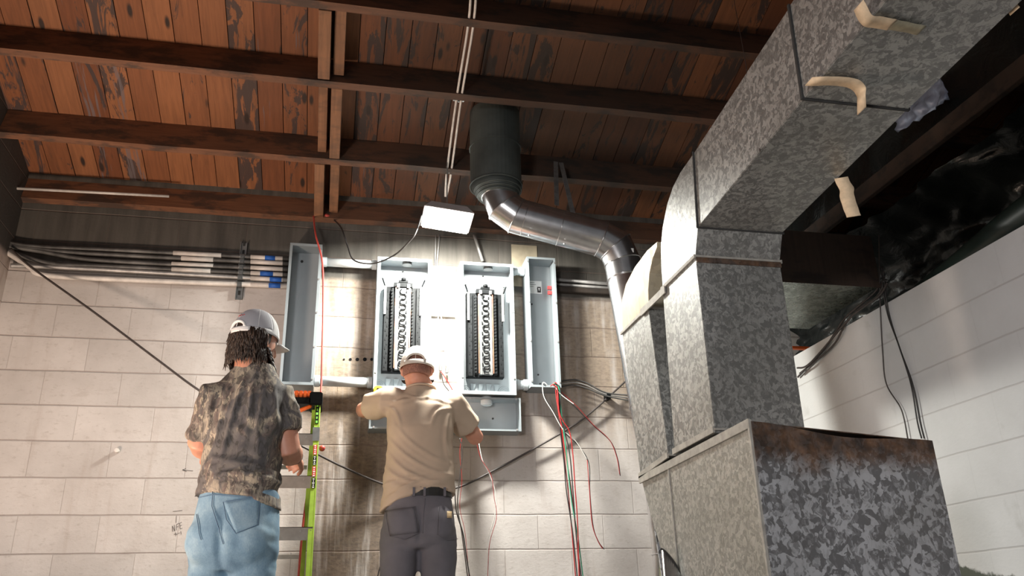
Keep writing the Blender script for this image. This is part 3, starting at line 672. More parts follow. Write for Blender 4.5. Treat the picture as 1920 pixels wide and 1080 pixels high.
# pencil writing on the wall
def strokes(name, segs, Y, r, mat, label):
    b = MB()
    for s in segs: b.tube([atY(x, y, Y) for x, y in s], r, 5)
    return tag(b.build(name, mat), label, 'writing')
strokes('wall_writing', [[(323, 986), (324, 997)], [(323, 986), (328, 996)], [(328, 996), (327, 984)], [(331, 983), (331, 994)], [(331, 983), (336, 981)], [(331, 988), (335, 987)], [(337, 981), (338, 992)], [(337, 981), (341, 979)], [(338, 986), (341, 985)], [(338, 992), (342, 990)],
   [(326, 1002), (333, 1001)], [(329, 998), (330, 1005)], [(334, 1000), (337, 999)], [(339, 996), (340, 1002)], [(331, 967), (330, 980)], [(324, 959), (342, 957)]], D-.0005, .0011, M['ink'], 'handwritten black letters NFE +1 on the blocks left of the jeans')
strokes('wall_writing', [[(342, 881), (362, 883)], [(342, 881), (350, 884)], [(342, 881), (349, 878)]], D-.0005, .0011, M['ink'], 'small black arrow drawn on the blocks beside the camouflage shirt')

# ------------------------------------------------------------------ flood lamp and what hangs it
lamp = empty('flood_lamp', LAMP, 'glaring white flood lamp hanging in front of the panels', 'lamp')
L0 = LAMP
b = MB(); hw, hd = .150, .115
lo = [L0+V((-hw, -hd, 0)), L0+V((hw, -hd, 0)), L0+V((hw, hd, 0)), L0+V((-hw, hd, 0))]
hi = [L0+V((-hw*.72, -hd*.55, .075)), L0+V((hw*.72, -hd*.55, .075)), L0+V((hw*.72, hd*.55, .075)), L0+V((-hw*.72, hd*.55, .075))]
b.hexa(lo, hi)
tiltm = Matrix.Translation(L0) @ Matrix.Rotation(rad(-6), 4, 'X') @ Matrix.Rotation(rad(6), 4, 'Y') @ Matrix.Translation(-L0)
bmesh.ops.transform(b.b, matrix=tiltm, verts=b.b.verts); b.build('housing', M['housing'], lamp, bevel=.004)
b = MB(); b.box(L0+V((-hw*.9, -hd*.9, -.012)), L0+V((hw*.9, hd*.9, -.002))); bmesh.ops.transform(b.b, matrix=tiltm, verts=b.b.verts); b.build('lens', M['lens'], lamp, label='glowing white lens')
hook = atC(836, 330); MB().tube([L0+V((0, 0, .07)), L0+V((0, 0, .11)), V((L0.x, L0.y, JW.z+ (D-L0.y)*math.tan(SL)-.002))], .0035, 8).build('hanger_rod', M['strut'], lamp)
# twin conduits clipped under the joists
pts = [atC(888, -25, -.012), atC(883, 45, -.012), atC(860, 188, -.012), atC(842, 322, -.012), atC(836, 368, -.012)]
for k, s in enumerate((-1, 1)):
    P_ = [p+V((s*.0135, 0, 0)) for p in pts]; P_ = smoothpath(P_[:-1]+[P_[-1]-V((s*.010, 0, 0))], 4)
    tag(MB().tube(P_, .0068, 8).build('thin_conduit', M['conduit_white'], smooth=True), ('left' if s < 0 else 'right')+' one of the twin thin conduits under the joists leading to the lamp', 'conduit', 'twin ceiling conduits')
for k, p in enumerate(pts[1:4]):
    b = MB(); b.box(p+V((-.032, -.008, -.004)), p+V((.032, .008, .014))); b.tube([p+V((0, 0, -.004)), p+V((0, 0, -.012))], .007, 8)
    tag(b.build('conduit_clip', M['strut'], bevel=.002), ['metal clip on the twin conduits nearest the top of the photo', 'metal clip on the twin conduits at the middle joist', 'metal clip on the twin conduits just above the lamp'][k], 'clip', 'conduit clips')
# two drops between the panels
for k, (q, lab) in enumerate((([(817, 440), (816, 530), (822, 600), (826, 690)], 'left of two thin pipes dropping between the panels'), ([(824, 440), (818, 530), (828, 600), (838, 694)], 'right of two thin pipes dropping between the panels'))):
    P_ = smoothpath([atY(x, y, D-.03-.006*k) for x, y in q], 6); o = MB().tube(P_, .0042, 8).build('thin_conduit', M['conduit'], smooth=True); tag(o, lab, 'conduit', 'thin pipes between the panels')
    e_ = P_[-1]; MB().tube([e_+V((0, 0, .012)), e_+V((0, 0, -.018))], .010, 12).build('connector', M['tin'], o)
tag(MB().box((P1[1]+.012, D-.022, P1[3]-.33), (P2[0]-.012, D-.001, P1[3]+.01)).build('glow_board', plain('glow_white', (.62, .62, .60), .6, 0, .05)), 'white board imitating the lamp glow on the wall between the two panels', 'board')  # the lamp's white glow on the blocks, put in as a pale board

# ------------------------------------------------------------------ round vent pipe and flue
flue = empty('flue_stack', atY(930, 360, 4.2), 'wide dull vertical flue going up through the ceiling boards', 'flue')
ft = atY(930, 352, 4.2); fx, fz = ft.x, ft.z
MB().tube([V((fx, 4.2, fz)), V((fx, 4.2, zceil(4.2+.15)-.004))], .150, 40).build('flue_body', M['flue'], flue, smooth=False)
for zz in (fz+.0, fz+.25): MB().tube([V((fx, 4.2, zz)), V((fx, 4.2, zz+.012))], .155, 40).build('flue_band', M['flue'], flue)
for f in flue.children[0].data.polygons: f.use_smooth = len(f.vertices) == 4
vp = empty('vent_pipe', atY(1140, 480, 4.25), 'shiny jointed round vent pipe crossing from flue to behind the square ducts', 'pipe')
PY_ = 4.2
cpts = [(933, 345, 4.2), (936, 364, 4.2), (946, 389, 4.2), (968, 405, 4.2), (1128, 448, 4.15), (1154, 463, 4.15), (1167, 492, 4.15), (1173, 525, 4.15), (1218, 760, 4.0), (1247, 900, 3.95), (1264, 1040, 3.95), (1270, 1240, 3.95)]
CP = [atY(x, y, Y) for x, y, Y in cpts]; CP.append(V((CP[-1].x, CP[-1].y, .004)))
PR = .104
def gore(i, a, b_, r=PR, nm='elbow_gore'):
    # section between mitre planes
    n = 28; d = (CP[b_]-CP[a]).normalized()
    def mitre(k):
        d0 = (CP[k]-CP[k-1]).normalized() if k > 0 else (CP[1]-CP[0]).normalized(); d1 = (CP[k+1]-CP[k]).normalized() if k < len(CP)-1 else d0
        return (d0+d1).normalized()
    e1 = d.cross(V((0, 1, 0))).normalized(); e2 = d.cross(e1)
    R_ = []
    for k in (a, b_):
        m = mitre(k); row = []
        for j in range(n):
            t_ = 2*math.pi*j/n; off = (e1*math.cos(t_)+e2*math.sin(t_))*r; lam = -off.dot(m)/d.dot(m); row.append(CP[k]+off+d*lam)
        R_.append(row)
    b = MB(); b.loft(R_, cap=(a == 0)); o = b.build(nm, M['pipe'], vp)
    for f in o.data.polygons: f.use_smooth = len(f.vertices) == 4
    # bead at the joint
    c = CP[b_]; row = R_[1]; pp = [c+(p-c)*1.02 for p in row]+[c+(row[0]-c)*1.02, c+(row[1]-c)*1.02]
    if b_ < len(CP)-1: MB().tube(pp, .0032, 6, cap=False).build('joint_bead', M['pipe'], vp, smooth=True)
for i in range(len(CP)-1): gore(i, i, i+1, PR, 'straight_section' if i in (3, 7) else 'elbow_gore')
def roundbead(a, b_, f):
    d = (CP[b_]-CP[a]); c = CP[a]+d*f; d.normalize(); e1 = d.cross(V((0, 1, 0))).normalized(); e2 = d.cross(e1)
    MB().tube([c+(e1*math.cos(k*math.pi/14)+e2*math.sin(k*math.pi/14))*(PR+.0006) for k in range(30)], .0022, 6, cap=False).build('joint_bead', M['pipe'], vp, smooth=True)
roundbead(3, 4, .10); roundbead(3, 4, .52); roundbead(7, 8, .02)
for (px, py) in ((992, 441), (1058, 457), (1135, 446), (1046, 420)):
    p = atY(px, py, 4.12); MB().ball(p, .006, u=8, v=6).build('sheet_screw', M['screw'], vp)
sl = MB(); p = atY(1181, 469, 4.055); sl.box(p+V((-.022, -.002, -.012)), p+V((.022, .002, .012))); sl.build('label_sticker', M['sticker'], vp)
c = V((CP[0].x, 4.2, fz)); rg = MB()
for rr_, off in ((.136, -.022), (.126, -.040), (.116, -.056)): rg = MB(); rg.tube([c+V((math.cos(k*math.pi/14)*rr_, math.sin(k*math.pi/14)*rr_, off)) for k in range(30)], .006, 6, cap=False); rg.build('collar_ring', M['flue'], vp, smooth=True)
rg = MB(); rg.loft([[V((fx*(1-f)+CP[0].x*f, 4.2, fz+o_))+V((math.cos(k*math.pi/14)*r_, math.sin(k*math.pi/14)*r_, 0)) for k in range(28)] for o_, r_, f in ((-.001, .149, 0), (-.03, .130, .5), (-.06, .112, 1))]); rg.build('flue_collar', M['flue'], vp, smooth=True)
# V-shaped hanger strap
hs = empty('hanger_strap', atC(1045, 305), 'bent grey metal strap holding up the round vent pipe', 'strap')
q0, q1, q2 = atC(1042, 303, -.004), atY(1044, 385, 4.2), atY(1075, 402, 4.2)
MB().bar(q0, q1, .028, .002, (0, 1, 0)).build('strap_leg', M['strut'], hs); MB().bar(atC(1052, 305, -.006), q2, .028, .002, (0, 1, 0)).build('strap_leg', M['strut'], hs)

# ------------------------------------------------------------------ right-hand side: beam, black plastic, cables
b = MB(); b.bar(V((2.70, .6, CZ+2.045)), V((2.70, D-.004, CZ+2.075)), .06, .075); tag(b.build('support_beam', M['beam'], bevel=.004), 'dark wooden beam running along above the right wall, edge of the black plastic', 'beam')
b = MB(); b.bar(V((2.655, .6, CZ+1.985)), V((2.655, D-.004, CZ+2.01)), .028, .03); tag(b.build('beam_batten', M['beam'], bevel=.002), 'thin dark batten fixed just under the right beam', 'batten')
def sheet(name, fn, nu, nv, label):
    rows = [[fn(i/nu, j/nv) for i in range(nu+1)] for j in range(nv+1)]
    return tag(MB().grid(rows).build(name, M['plastic'], smooth=True), label, 'plastic sheet')
def ridg(p): return abs(noise.noise(p))
def fn(u, v):
    y = .7+u*(D-.72); z = CZ+2.0+(1.40-2.0)*v+.0
    x = 2.80+.30*math.sin(v*math.pi)+.16*ridg(V((y*1.6+v*2, v*2.2, 0)))+.07*ridg(V((y*5-v*4, v*5, 3)))+.03*noise.noise(V((y*11, v*11, 3)))
    x = x*(1-v**6)+(2.80)*(v**6)
    return V((max(x, 2.70), y, z))
sheet('plastic_sheet', fn, 150, 40, 'crumpled black plastic sheet sagging between the beam and the right wall top')
def fn(u, v):
    y = .7+u*(D-.72); z = CZ+2.09+(zceil(y)-.01-CZ-2.09)*v
    return V((2.76+.10*ridg(V((y*2.2, z*2, 7)))+.02*noise.noise(V((y*8, z*8, 1))), y, z))
sheet('plastic_sheet', fn, 110, 20, 'black plastic sheet added to darken the gap between ceiling and right beam')  # added sheet stands in for the darkness above the beam
# rolled fold of plastic lying on the wall top
P_ = smoothpath([R(2.80, 2.2, 1.52), R(2.79, 2.6, 1.50), R(2.78, 3.0, 1.45), R(2.78, 3.3, 1.43)], 8)
tag(MB().tube(P_, [.11-.004*i*.6 for i in range(len(P_))], 14).build('plastic_fold', plain('green_black_plastic', (.015, .028, .024), .4, 0, .3, 6), smooth=True), 'greenish black rolled fold of plastic along the top of the right wall', 'plastic sheet')
rows = []
for j in range(9):
    row = []
    for i in range(19):
        u_, v_ = i/18, j/8; px = (1694+96*u_)*(1-v_)+(1680+96*u_)*v_; py = (250-62*u_)*(1-v_)+(205-62*u_)*v_
        p = atX(px, py, 2.672); row.append(p+V((.030*noise.noise(V((i*.45, j*.5, 2)))-.03, 0, .012*noise.noise(V((i*.8, j*.9, 5))))))
    rows.append(row)
tag(MB().grid(rows).build('film_scrap', M['foil'], smooth=True, solid=.002), 'crumpled bluish silver film hanging beside the overhead duct edge', 'film')
a = atY(1492, 652, 4.28); tag(MB().box(a+V((-.03, -.01, -.008)), a+V((.16, .02, .008))).build('orange_batten', M['orange'], bevel=.003), 'small orange strip glimpsed behind the riser at the wall top', 'strip')
def cable(pts, r, mat, label, cat='cable', group=None, n=8, k=8, name='cable'):
    return tag(MB().tube(smoothpath(pts, k), r, n).build(name, M[mat], smooth=True), label, cat, group)
X_ = XR-.012
for k, (q, lab) in enumerate((([(1658, 520), (1640, 548), (1606, 577), (1580, 602), (1545, 655), (1496, 707)], 'upper'), ([(1662, 524), (1644, 556), (1612, 578), (1586, 606), (1560, 650), (1500, 700)], 'middle'), ([(1664, 530), (1650, 553), (1618, 577), (1590, 600), (1520, 680), (1495, 690)], 'lower'))):
    pts = [atX(x, y, X_-.012*k) for x, y in q]
    cable(pts, .0055, 'brownw', lab+' of three dark cables sagging over the right wall top beside the riser', 'cable', 'cables over the right wall top')
cable([atX(1648, 440, 2.55), atX(1650, 560, X_), atX(1655, 660, X_), atX(1662, 720, X_), atX(1690, 768, X_), atX(1702, 822, X_)], .0035, 'brownw', 'thin grey-brown wire hanging down the right wall, left of the black pair', 'wire', None, 6, 8, 'hanging_wire')
for k in (0, 1):
    cable([atX(1652+k*4, 500, 2.57), atX(1662+k*3, 580, X_), atX(1686, 650, X_), atX(1708+k*3, 720, X_), atX(1720+k*5, 790, X_), atX(1728+k*5, 822, X_)], .0038, 'blackw', ('left' if k == 0 else 'right')+' wire of the black pair hanging down the right wall onto the plenum', 'wire', 'black wires on the right wall', 6, 8, 'hanging_wire')
# thin hanger wire in front of the duct
a = atC(1375, -6, -.001); c = atX(1425, 283, DX0-.004)
tag(MB().tube([a, a.lerp(c, .5)+V((.004, 0, 0)), c], .0016, 5).build('hanger_wire', M['brownw']), 'fine hanger wire running from the joists to the overhead duct edge', 'wire')

# ------------------------------------------------------------------ cords and loose wires in front of the far wall
cable([atY(20, 466, D-.075), atY(60, 502, D-.10), atY(180, 588, D-.22), atY(300, 678, D-.33), atY(375, 733, D-.38), atY(470, 790, D-.34), atY(565, 836, D-.26), atY(640, 874, D-.16), atY(720, 908, D-.07), atY(790, 922, D-.04), atY(858, 914, D-.04), atY(930, 880, D-.04), atY(1000, 842, D-.04), atY(1062, 806, D-.04), atY(1110, 772, D-.04), atY(1178, 710, D-.04)], .0062, 'brownw', 'long dark cable sagging across the whole wall behind both men')
cable([atC(588, 404, -.02), atY(592, 440, 4.78), atY(604, 490, 4.78), atY(606, 560, 4.78), atY(604, 660, 4.77), atY(601, 745, 4.74), atY(592, 830, 4.6), atY(580, 900, 4.62), atY(568, 985, 4.62), atY(559, 1090, 4.62)], .0058, 'redcord', 'red extension cord hanging from the blocking board past the ladder', 'cord', None, 8, 8, 'extension_cord')
jb = V((0, 0, 0))
a = atC(612, 404, -.02)
o = cable([atC(626, 412, -.02), atY(640, 428, 4.70), atY(652, 462, 4.68), atY(664, 488, 4.66), atY(700, 494, 4.62), atY(740, 478, 4.56), atY(768, 452, 4.48), atY(780, 435, 4.44), LAMP+V((-.148, 0, .03))], .0048, 'blackw', 'black lamp cord looping from the red plug to the flood lamp', 'cord', None, 8, 8, 'lamp_cord')
c = atC(626, 412, -.02); MB().chain([a, c], [.012, .015], 12).build('plug', M['redcord'], o, smooth=True, label='red plug')
# bundle out of the right wireway
Yw = F-.03
def wires(q, mat, label, r=.0034, Y=None):
    pts = [atY(x, y, (Y or Yw)-.004*i*0) for i, (x, y) in enumerate(q)]
    cable(pts, r, mat, label, 'wire', None, 6, 8, 'loose_wire')
s0 = [(1030, 722), (1040, 716)]
wires([(1032, 724), (1040, 722), (1044, 750), (1050, 790), (1056, 840), (1063, 900), (1070, 970), (1080, 1090)], 'red', 'leftmost red wire of the bundle hanging to the floor')
wires([(1035, 722), (1044, 720), (1047, 760), (1053, 800), (1060, 850), (1070, 910), (1078, 980), (1088, 1090)], 'red', 'red wire running down the middle of the hanging bundle', .0034, Yw-.012)
wires([(1036, 720), (1046, 726), (1049, 770), (1051, 810), (1058, 870), (1062, 920), (1074, 1000), (1083, 1090)], 'blackw', 'black wire on the left side of the hanging bundle', .0034, Yw-.006)
wires([(1038, 719), (1048, 728), (1052, 770), (1058, 815), (1064, 870), (1072, 940), (1084, 1010), (1094, 1090)], 'green', 'green wire in the hanging bundle', .0034, Yw-.018)
wires([(1040, 719), (1051, 730), (1050, 775), (1056, 800), (1068, 850), (1075, 930), (1080, 1000), (1091, 1090)], 'blackw', 'black wire on the right side of the hanging bundle', .0034, Yw-.02)
wires([(1037, 722), (1045, 730), (1048, 770), (1056, 790), (1068, 810), (1074, 850), (1078, 910), (1083, 980), (1086, 1090)], 'red', 'red wire bowing out to the right of the hanging bundle', .0034, Yw-.026)
wires([(1045, 722), (1056, 740), (1080, 765), (1115, 800), (1145, 828), (1158, 860), (1163, 892)], 'blackw', 'black strand of the shorter pair curling away to the right', .0026)
wires([(1042, 719), (1054, 736), (1082, 762), (1112, 796), (1142, 824), (1156, 856), (1162, 890)], 'red', 'red strand of the shorter pair curling away to the right', .0017, Yw-.004)
wires([(1040, 724), (1050, 738), (1062, 748), (1076, 758)], 'whitew', 'short white wire end crossing the top of the bundle', .003, Yw-.02)
wires([(1024, 724), (1017, 722), (1022, 745), (1040, 775), (1060, 812), (1084, 835), (1104, 868), (1106, 920), (1112, 985), (1122, 1015), (1133, 1030)], 'blackw', 'black strand of the long pair ending in a hook right of the bundle', .0026, Yw-.008)
wires([(1026, 722), (1018, 718), (1020, 744), (1037, 773), (1056, 806), (1080, 828), (1101, 862)], 'whitew', 'white strand coming out of the right wireway on the left', .0028, Yw-.014)
wires([(1101, 862), (1105, 915), (1110, 980), (1120, 1012), (1130, 1029)], 'red', 'red strand of the long pair ending in a hook right of the bundle', .0022, Yw-.012)
for k, yy in enumerate((0, 5, 10)):
    wires([(1048, 716+yy), (1075, 712+yy), (1100, 718+yy), (1135, 736+yy*.6), (1180, 741+yy)], 'conduit_old' if k != 1 else 'conduit', ['upper', 'middle', 'lower'][k]+' of three dark cables leaving the right wireway to the right', .0048, D-.05-.01*k)
a = atY(1140, 745, D-.045); tag(MB().box(a+V((-.015, -.02, -.012)), a+V((.015, .044, .02))).build('cable_clamp', M['black'], bevel=.002), 'small black clamp on cables right of the wireway', 'clamp')
# wires around the man in tan
wires([(862, 822), (867, 850), (861, 900), (858, 950), (866, 1000), (878, 1090)], 'brownw', 'dark twisted wire hanging right of the man in tan', .0032, 4.80)
wires([(866, 822), (862, 850), (866, 900), (862, 950), (872, 1000), (880, 1090)], 'red', 'reddish strand twisted with the dark wire right of the man in tan', .0015, 4.80)
wires([(898, 832), (905, 865), (918, 890), (930, 930), (927, 970), (914, 1020), (920, 1090)], 'whitew', 'white strand hanging below the right elbow of the man in tan', .0026, 4.80)
wires([(894, 832), (902, 860), (921, 892), (926, 930), (931, 970), (918, 1020), (914, 1090)], 'red', 'red strand hanging below the right elbow of the man in tan', .0016, 4.795)
wires([(853, 925), (856, 960), (868, 1000), (874, 1040), (882, 1090)], 'blackw', 'black wire hanging just beside the grey trousers', .0034, 4.76)
wires([(720, 1042), (712, 1065), (706, 1090)], 'blackw', 'short black wire emerging left of the grey trousers near the bottom', .0034, 4.76)
wires([(826, 696), (836, 710), (850, 735), (858, 760)], 'red', 'red wire leaving the left thin pipe behind the shoulder', .003, 4.9)
wires([(828, 700), (832, 720), (846, 740), (856, 770)], 'blackw', 'black wire leaving the left thin pipe behind the shoulder', .003, 4.9)

# yellow tape measure on the panel's lower edge
a = atY(709, 734, F-.012)
tm = empty('tape_measure', a, 'yellow tape measure sitting at the lower left corner of the left panel', 'tape measure')
b = MB(); b.prism([a+V((-.028, 0, -.022)), a+V((.030, 0, -.022)), a+V((.030, 0, .012)), a+V((.018, 0, .026)), a+V((-.018, 0, .026)), a+V((-.028, 0, .014))], (0, -.035, 0)); b.build('case', M['yellow'], tm, bevel=.004)
MB().box(a+V((-.010, -.038, -.008)), a+V((.014, -.036, .012))).build('side_label', M['black'], tm)
MB().box(a+V((.014, -.030, -.02)), a+V((.05, -.006, -.018))).build('blade', M['yellow'], tm)

# ------------------------------------------------------------------ ladder
lx = atY(597, 790, 4.35).x
top = atY(596, 752, 4.52); lz = top.z
lad = empty('step_ladder', V((lx-.22, 4.3, 0)), 'green fibreglass step ladder with grey steps standing between the two men', 'ladder')
def rail_pt(z, side=0):   # front rails lean towards the viewer going down
    f = (lz-z)/lz; return V((lx+(.0 if side else -.40)+(.02*f if side else -.02*f), 4.50-.42*f, z))
def rail(nm, A, B, w, d, mat, par):
    b = MB(); b.bar(A, B, w, d, (0, 1, 0)); return b.build(nm, mat, par, bevel=.002)
for s in (0, 1):
    b = MB(); A, B = rail_pt(0, s), rail_pt(lz-.0, s); b.bar(A, B, .006, .068, (0, 1, 0)); q = V((-.012 if s else .012, -.031, 0)); b.bar(A+q, B+q, .026, .006, (0, 1, 0)); r_ = b.build('front_rail', M['ladder'], lad, bevel=.001)
    if s:
        for z0_, z1_, mt, nm in ((lz-.145, lz-.03, 'black', 'black_sticker'), (lz-.24, lz-.165, 'tin', 'metal_bracket'), (lz-.315, lz-.262, 'redink', 'red_sticker'), (lz-.37, lz-.322, 'black', 'black_sticker'), (lz-.43, lz-.378, 'redink', 'red_sticker'), (lz-.49, lz-.438, 'black', 'black_sticker')):
            p, q = rail_pt(z0_, 1), rail_pt(z1_, 1); off = V((-.012, -.0358, 0)); k = 1.35 if nm == 'metal_bracket' else .62
            MB().bar(p+off, q+off, .026*k, .002, (0, 1, 0)).build(nm, M[mt], lad)
            if nm != 'metal_bracket':
                b = MB(); mt2 = 'sticker'; n = 5
                if mt == 'black' and z1_ > lz-.1: mt2 = 'ladder_g'
                for i in range(n):
                    f0, f1 = (i+.2)/n, (i+.75)/n; off2 = V((-.012, -.0372, 0)); w_ = [.012, .008, .013, .006, .011][i]
                    b.bar(p.lerp(q, f0)+off2, p.lerp(q, f1)+off2, w_*.8, .001, (0, 1, 0))
                if mt2 not in M: M[mt2] = plain('bright_green_print', (.25, .75, .10), .5, 0, .05)
                b.build('printed_marks', M[mt2], lad.children[-1] if False else lad)
for k, py in enumerate((813, 892, 988)):
    c = atY(585, py+0, 4.30); z = c.z
    for _ in range(3): c = atY(585, py, rail_pt(z, 1).y-.035); z = c.z
    p = rail_pt(z, 0); q = rail_pt(z, 1); b = MB()
    b.box((p.x+.003, p.y-.036, z-.062), (q.x-.003, p.y-.033, z)); b.box((p.x+.003, p.y-.036, z-.003), (q.x-.003, p.y+.045, z)); b.box((p.x+.003, p.y+.042, z-.03), (q.x-.003, p.y+.045, z))
    b.build('step', M['alu'], lad)
    for x in (q.x-.012, q.x-.06): MB().tube([V((x, p.y-.036, z-.02)), V((x, p.y-.039, z-.02))], .005, 8).build('rivet', M['screw'], lad)
for s in (0, 1):
    A = V((lx-(.05 if s else .35), 4.78, 0)); B = V((lx-(.03 if s else .37), 4.56, lz-.04)); MB().bar(A, B, .022, .045, (0, 1, 0)).build('rear_rail', M['ladder'], lad, bevel=.002)
for z in (.3, .75, 1.2): MB().bar(V((lx-.35, 4.78-.22*z/lz, z)), V((lx-.05, 4.78-.22*z/lz, z)), .02, .02).build('rear_brace', M['alu'], lad)
b = MB(); b.box((lx-.42, 4.44, lz-.035), (lx-.01, 4.62, lz+.0)); b.box((lx-.055, 4.435, lz-.04), (lx+.012, 4.63, lz+.03)); b.build('top_cap', M['black'], lad, bevel=.005)
for s in (-1, 1): pass
kn = rail_pt(lz-.275, 1); MB().ball(kn+V((.022, -.01, 0)), .016, u=14, v=10).build('red_knob', M['redcord'], lad, smooth=True)
# orange tools lying on the cap
b = MB()
for k in range(5): b.box((lx-.155+k*.022, 4.46, lz+.002), (lx-.137+k*.022, 4.52, lz+.040))
b.box((lx-.16, 4.462, lz+.001), (lx-.05, 4.518, lz+.026)); ot = b.build('tool_grip', M['orange'], bevel=.002); tag(ot, 'ribbed orange tool lying on top of the ladder', 'tool')
b = MB(); b.chain([V((lx-.16, 4.50, lz-.072)), V((lx-.10, 4.47, lz-.065)), V((lx-.05, 4.46, lz-.045))], [.009, .012, .010], 10); tag(b.build('orange_pliers', M['orange'], smooth=True), 'orange tool handle tucked under the ladder top', 'tool')

# ------------------------------------------------------------------ people
def fuse(mb, voxel, smooth_n=6, fn=None):
    """union the overlapping closed shapes in mb into one skin; returns a bmesh wrapped in MB"""
    bmesh.ops.recalc_face_normals(mb.b, faces=mb.b.faces)
    me = bpy.data.meshes.new('tmp'); mb.b.to_mesh(me); mb.b.free()
    o = bpy.data.objects.new('tmp', me); COL.objects.link(o)
    m = o.modifiers.new('r', 'REMESH'); m.mode = 'VOXEL'; m.voxel_size = voxel; m.use_smooth_shade = True
    s = o.modifiers.new('s', 'SMOOTH'); s.iterations = smooth_n; s.factor = .5
    dg = bpy.context.evaluated_depsgraph_get(); ev = o.evaluated_get(dg); me2 = bpy.data.meshes.new_from_object(ev)
    out = MB(); out.b.from_mesh(me2); bpy.data.objects.remove(o); bpy.data.meshes.remove(me); bpy.data.meshes.remove(me2)
    if fn:
        out.b.normal_update()
        mv = [(v, fn(v.co, v.normal)) for v in out.b.verts]
        for v, d in mv: v.co += v.normal*d
    return out
def bvh_of(o):
    vs_ = [v.co+wloc(o) for v in o.data.vertices]; return BVHTree.FromPolygons(vs_, [tuple(p.vertices) for p in o.data.polygons])
def hit(bv, px, py, off=.004):               # first surface point seen at that place of the photo
    r = ray(px, py).normalized(); h = bv.ray_cast(CAM, r)
    return (h[0]+h[1]*off*(1 if h[1].dot(r) < 0 else -1)) if h[0] is not None else None
def seam(bv, pts, r, mat, nm, parent, off=.001, k=6):
    P_ = [hit(bv, x, y, off) for x, y in [(a[0]+(b_[0]-a[0])*j/k, a[1]+(b_[1]-a[1])*j/k) for a, b_ in zip(pts, pts[1:]) for j in range(k)]+[pts[-1]]]
    P_ = [p for p in P_ if p is not None]
    if len(P_) > 2: return MB().tube(P_, r, 6).build(nm, mat, parent, smooth=True)
def patch(bv, corners, mat, nm, parent, off=.004, n=8):   # corners TL TR BR BL, a cloth patch lying on a surface
    (tl, tr, br, bl) = corners; rows = []
    for j in range(n+1):
        row = []
        for i in range(n+1):
            u, v = i/n, j/n
            x = (tl[0]*(1-u)+tr[0]*u)*(1-v)+(bl[0]*(1-u)+br[0]*u)*v; y = (tl[1]*(1-u)+tr[1]*u)*(1-v)+(bl[1]*(1-u)+br[1]*u)*v
            p = hit(bv, x, y, off)
            if p is None: return None
            row.append(p)
        rows.append(row)
    return MB().grid(rows).build(nm, mat, parent, smooth=True, solid=.003)
class Frame:
    def __init__(s, O, yaw, pitch=0):
        s.O = V(O); s.a = V((math.cos(yaw), -math.sin(yaw), 0)); g = V((math.sin(yaw), math.cos(yaw), 0)); s.g = (g*math.cos(pitch)+V((0,0,1))*math.sin(pitch)); s.u = s.a.cross(s.g)
    def __call__(s, u, v, z): return s.O+s.a*u+s.g*v+s.u*z
    def loc(s, p): q = p-s.O; return q.dot(s.a), q.dot(s.g), q.dot(s.u)
def ring_(fr, z, cu, cv, hw, hd, n=32, pw=2.3, zf=None):
    R_ = []
    for k in range(n):
        t_ = 2*math.pi*k/n; c, s_ = math.cos(t_), math.sin(t_)
        u = cu+hw*math.copysign(abs(c)**(2/pw), c); v = cv+hd*math.copysign(abs(s_)**(2/pw), s_)
        R_.append(fr(u, v, z if zf is None else zf(u, v)))
    return R_
def hand(b, wrist, dirv, palmn, side, grip=.9, sc=1.0):
    """palm with four bent fingers of unequal length and a thumb from the side of the palm"""
    d = V(dirv).normalized(); n = V(palmn); n = (n-d*n.dot(d)).normalized(); s = d.cross(n)*side
    W = V(wrist); K = W+d*.085*sc
    b.loft([[c+s*(w_*math.cos(t_))+n*(h_*math.sin(t_)) for t_ in [2*math.pi*k/14 for k in range(14)]] for c, w_, h_ in ((W-d*.02, .026, .020), (W+d*.02*sc, .034, .017), (W+d*.055*sc, .042, .015), (W+d*.088*sc, .040, .012))])
    for i, (off, ln) in enumerate(((.030, .072), (.010, .080), (-.010, .075), (-.029, .058))):
        p = K+s*off*sc-d*.008; pts = [p]; a_ = .25+grip*.25+.05*i
        for seg, f in enumerate((.45, .32, .25)):
            a_ += grip*(.55 if seg else .2); p = p+(d*math.cos(a_)+n*math.sin(a_))*ln*f*sc*1.05; pts.append(p)
        b.chain(pts, [.0095*sc, .0088*sc, .0080*sc, .0070*sc], 10)
    t0 = W+d*.025*sc+s*.028*sc; t1 = t0+(d*.6+s*.7+n*.35).normalized()*.036*sc; t2 = t1+(d*.8+s*.15+n*.6).normalized()*.030*sc; t3 = t2+(d*.8-s*.1+n*.6).normalized()*.022*sc
    b.chain([t0, t1, t2, t3], [.014*sc, .0115*sc, .0100*sc, .0085*sc], 10)
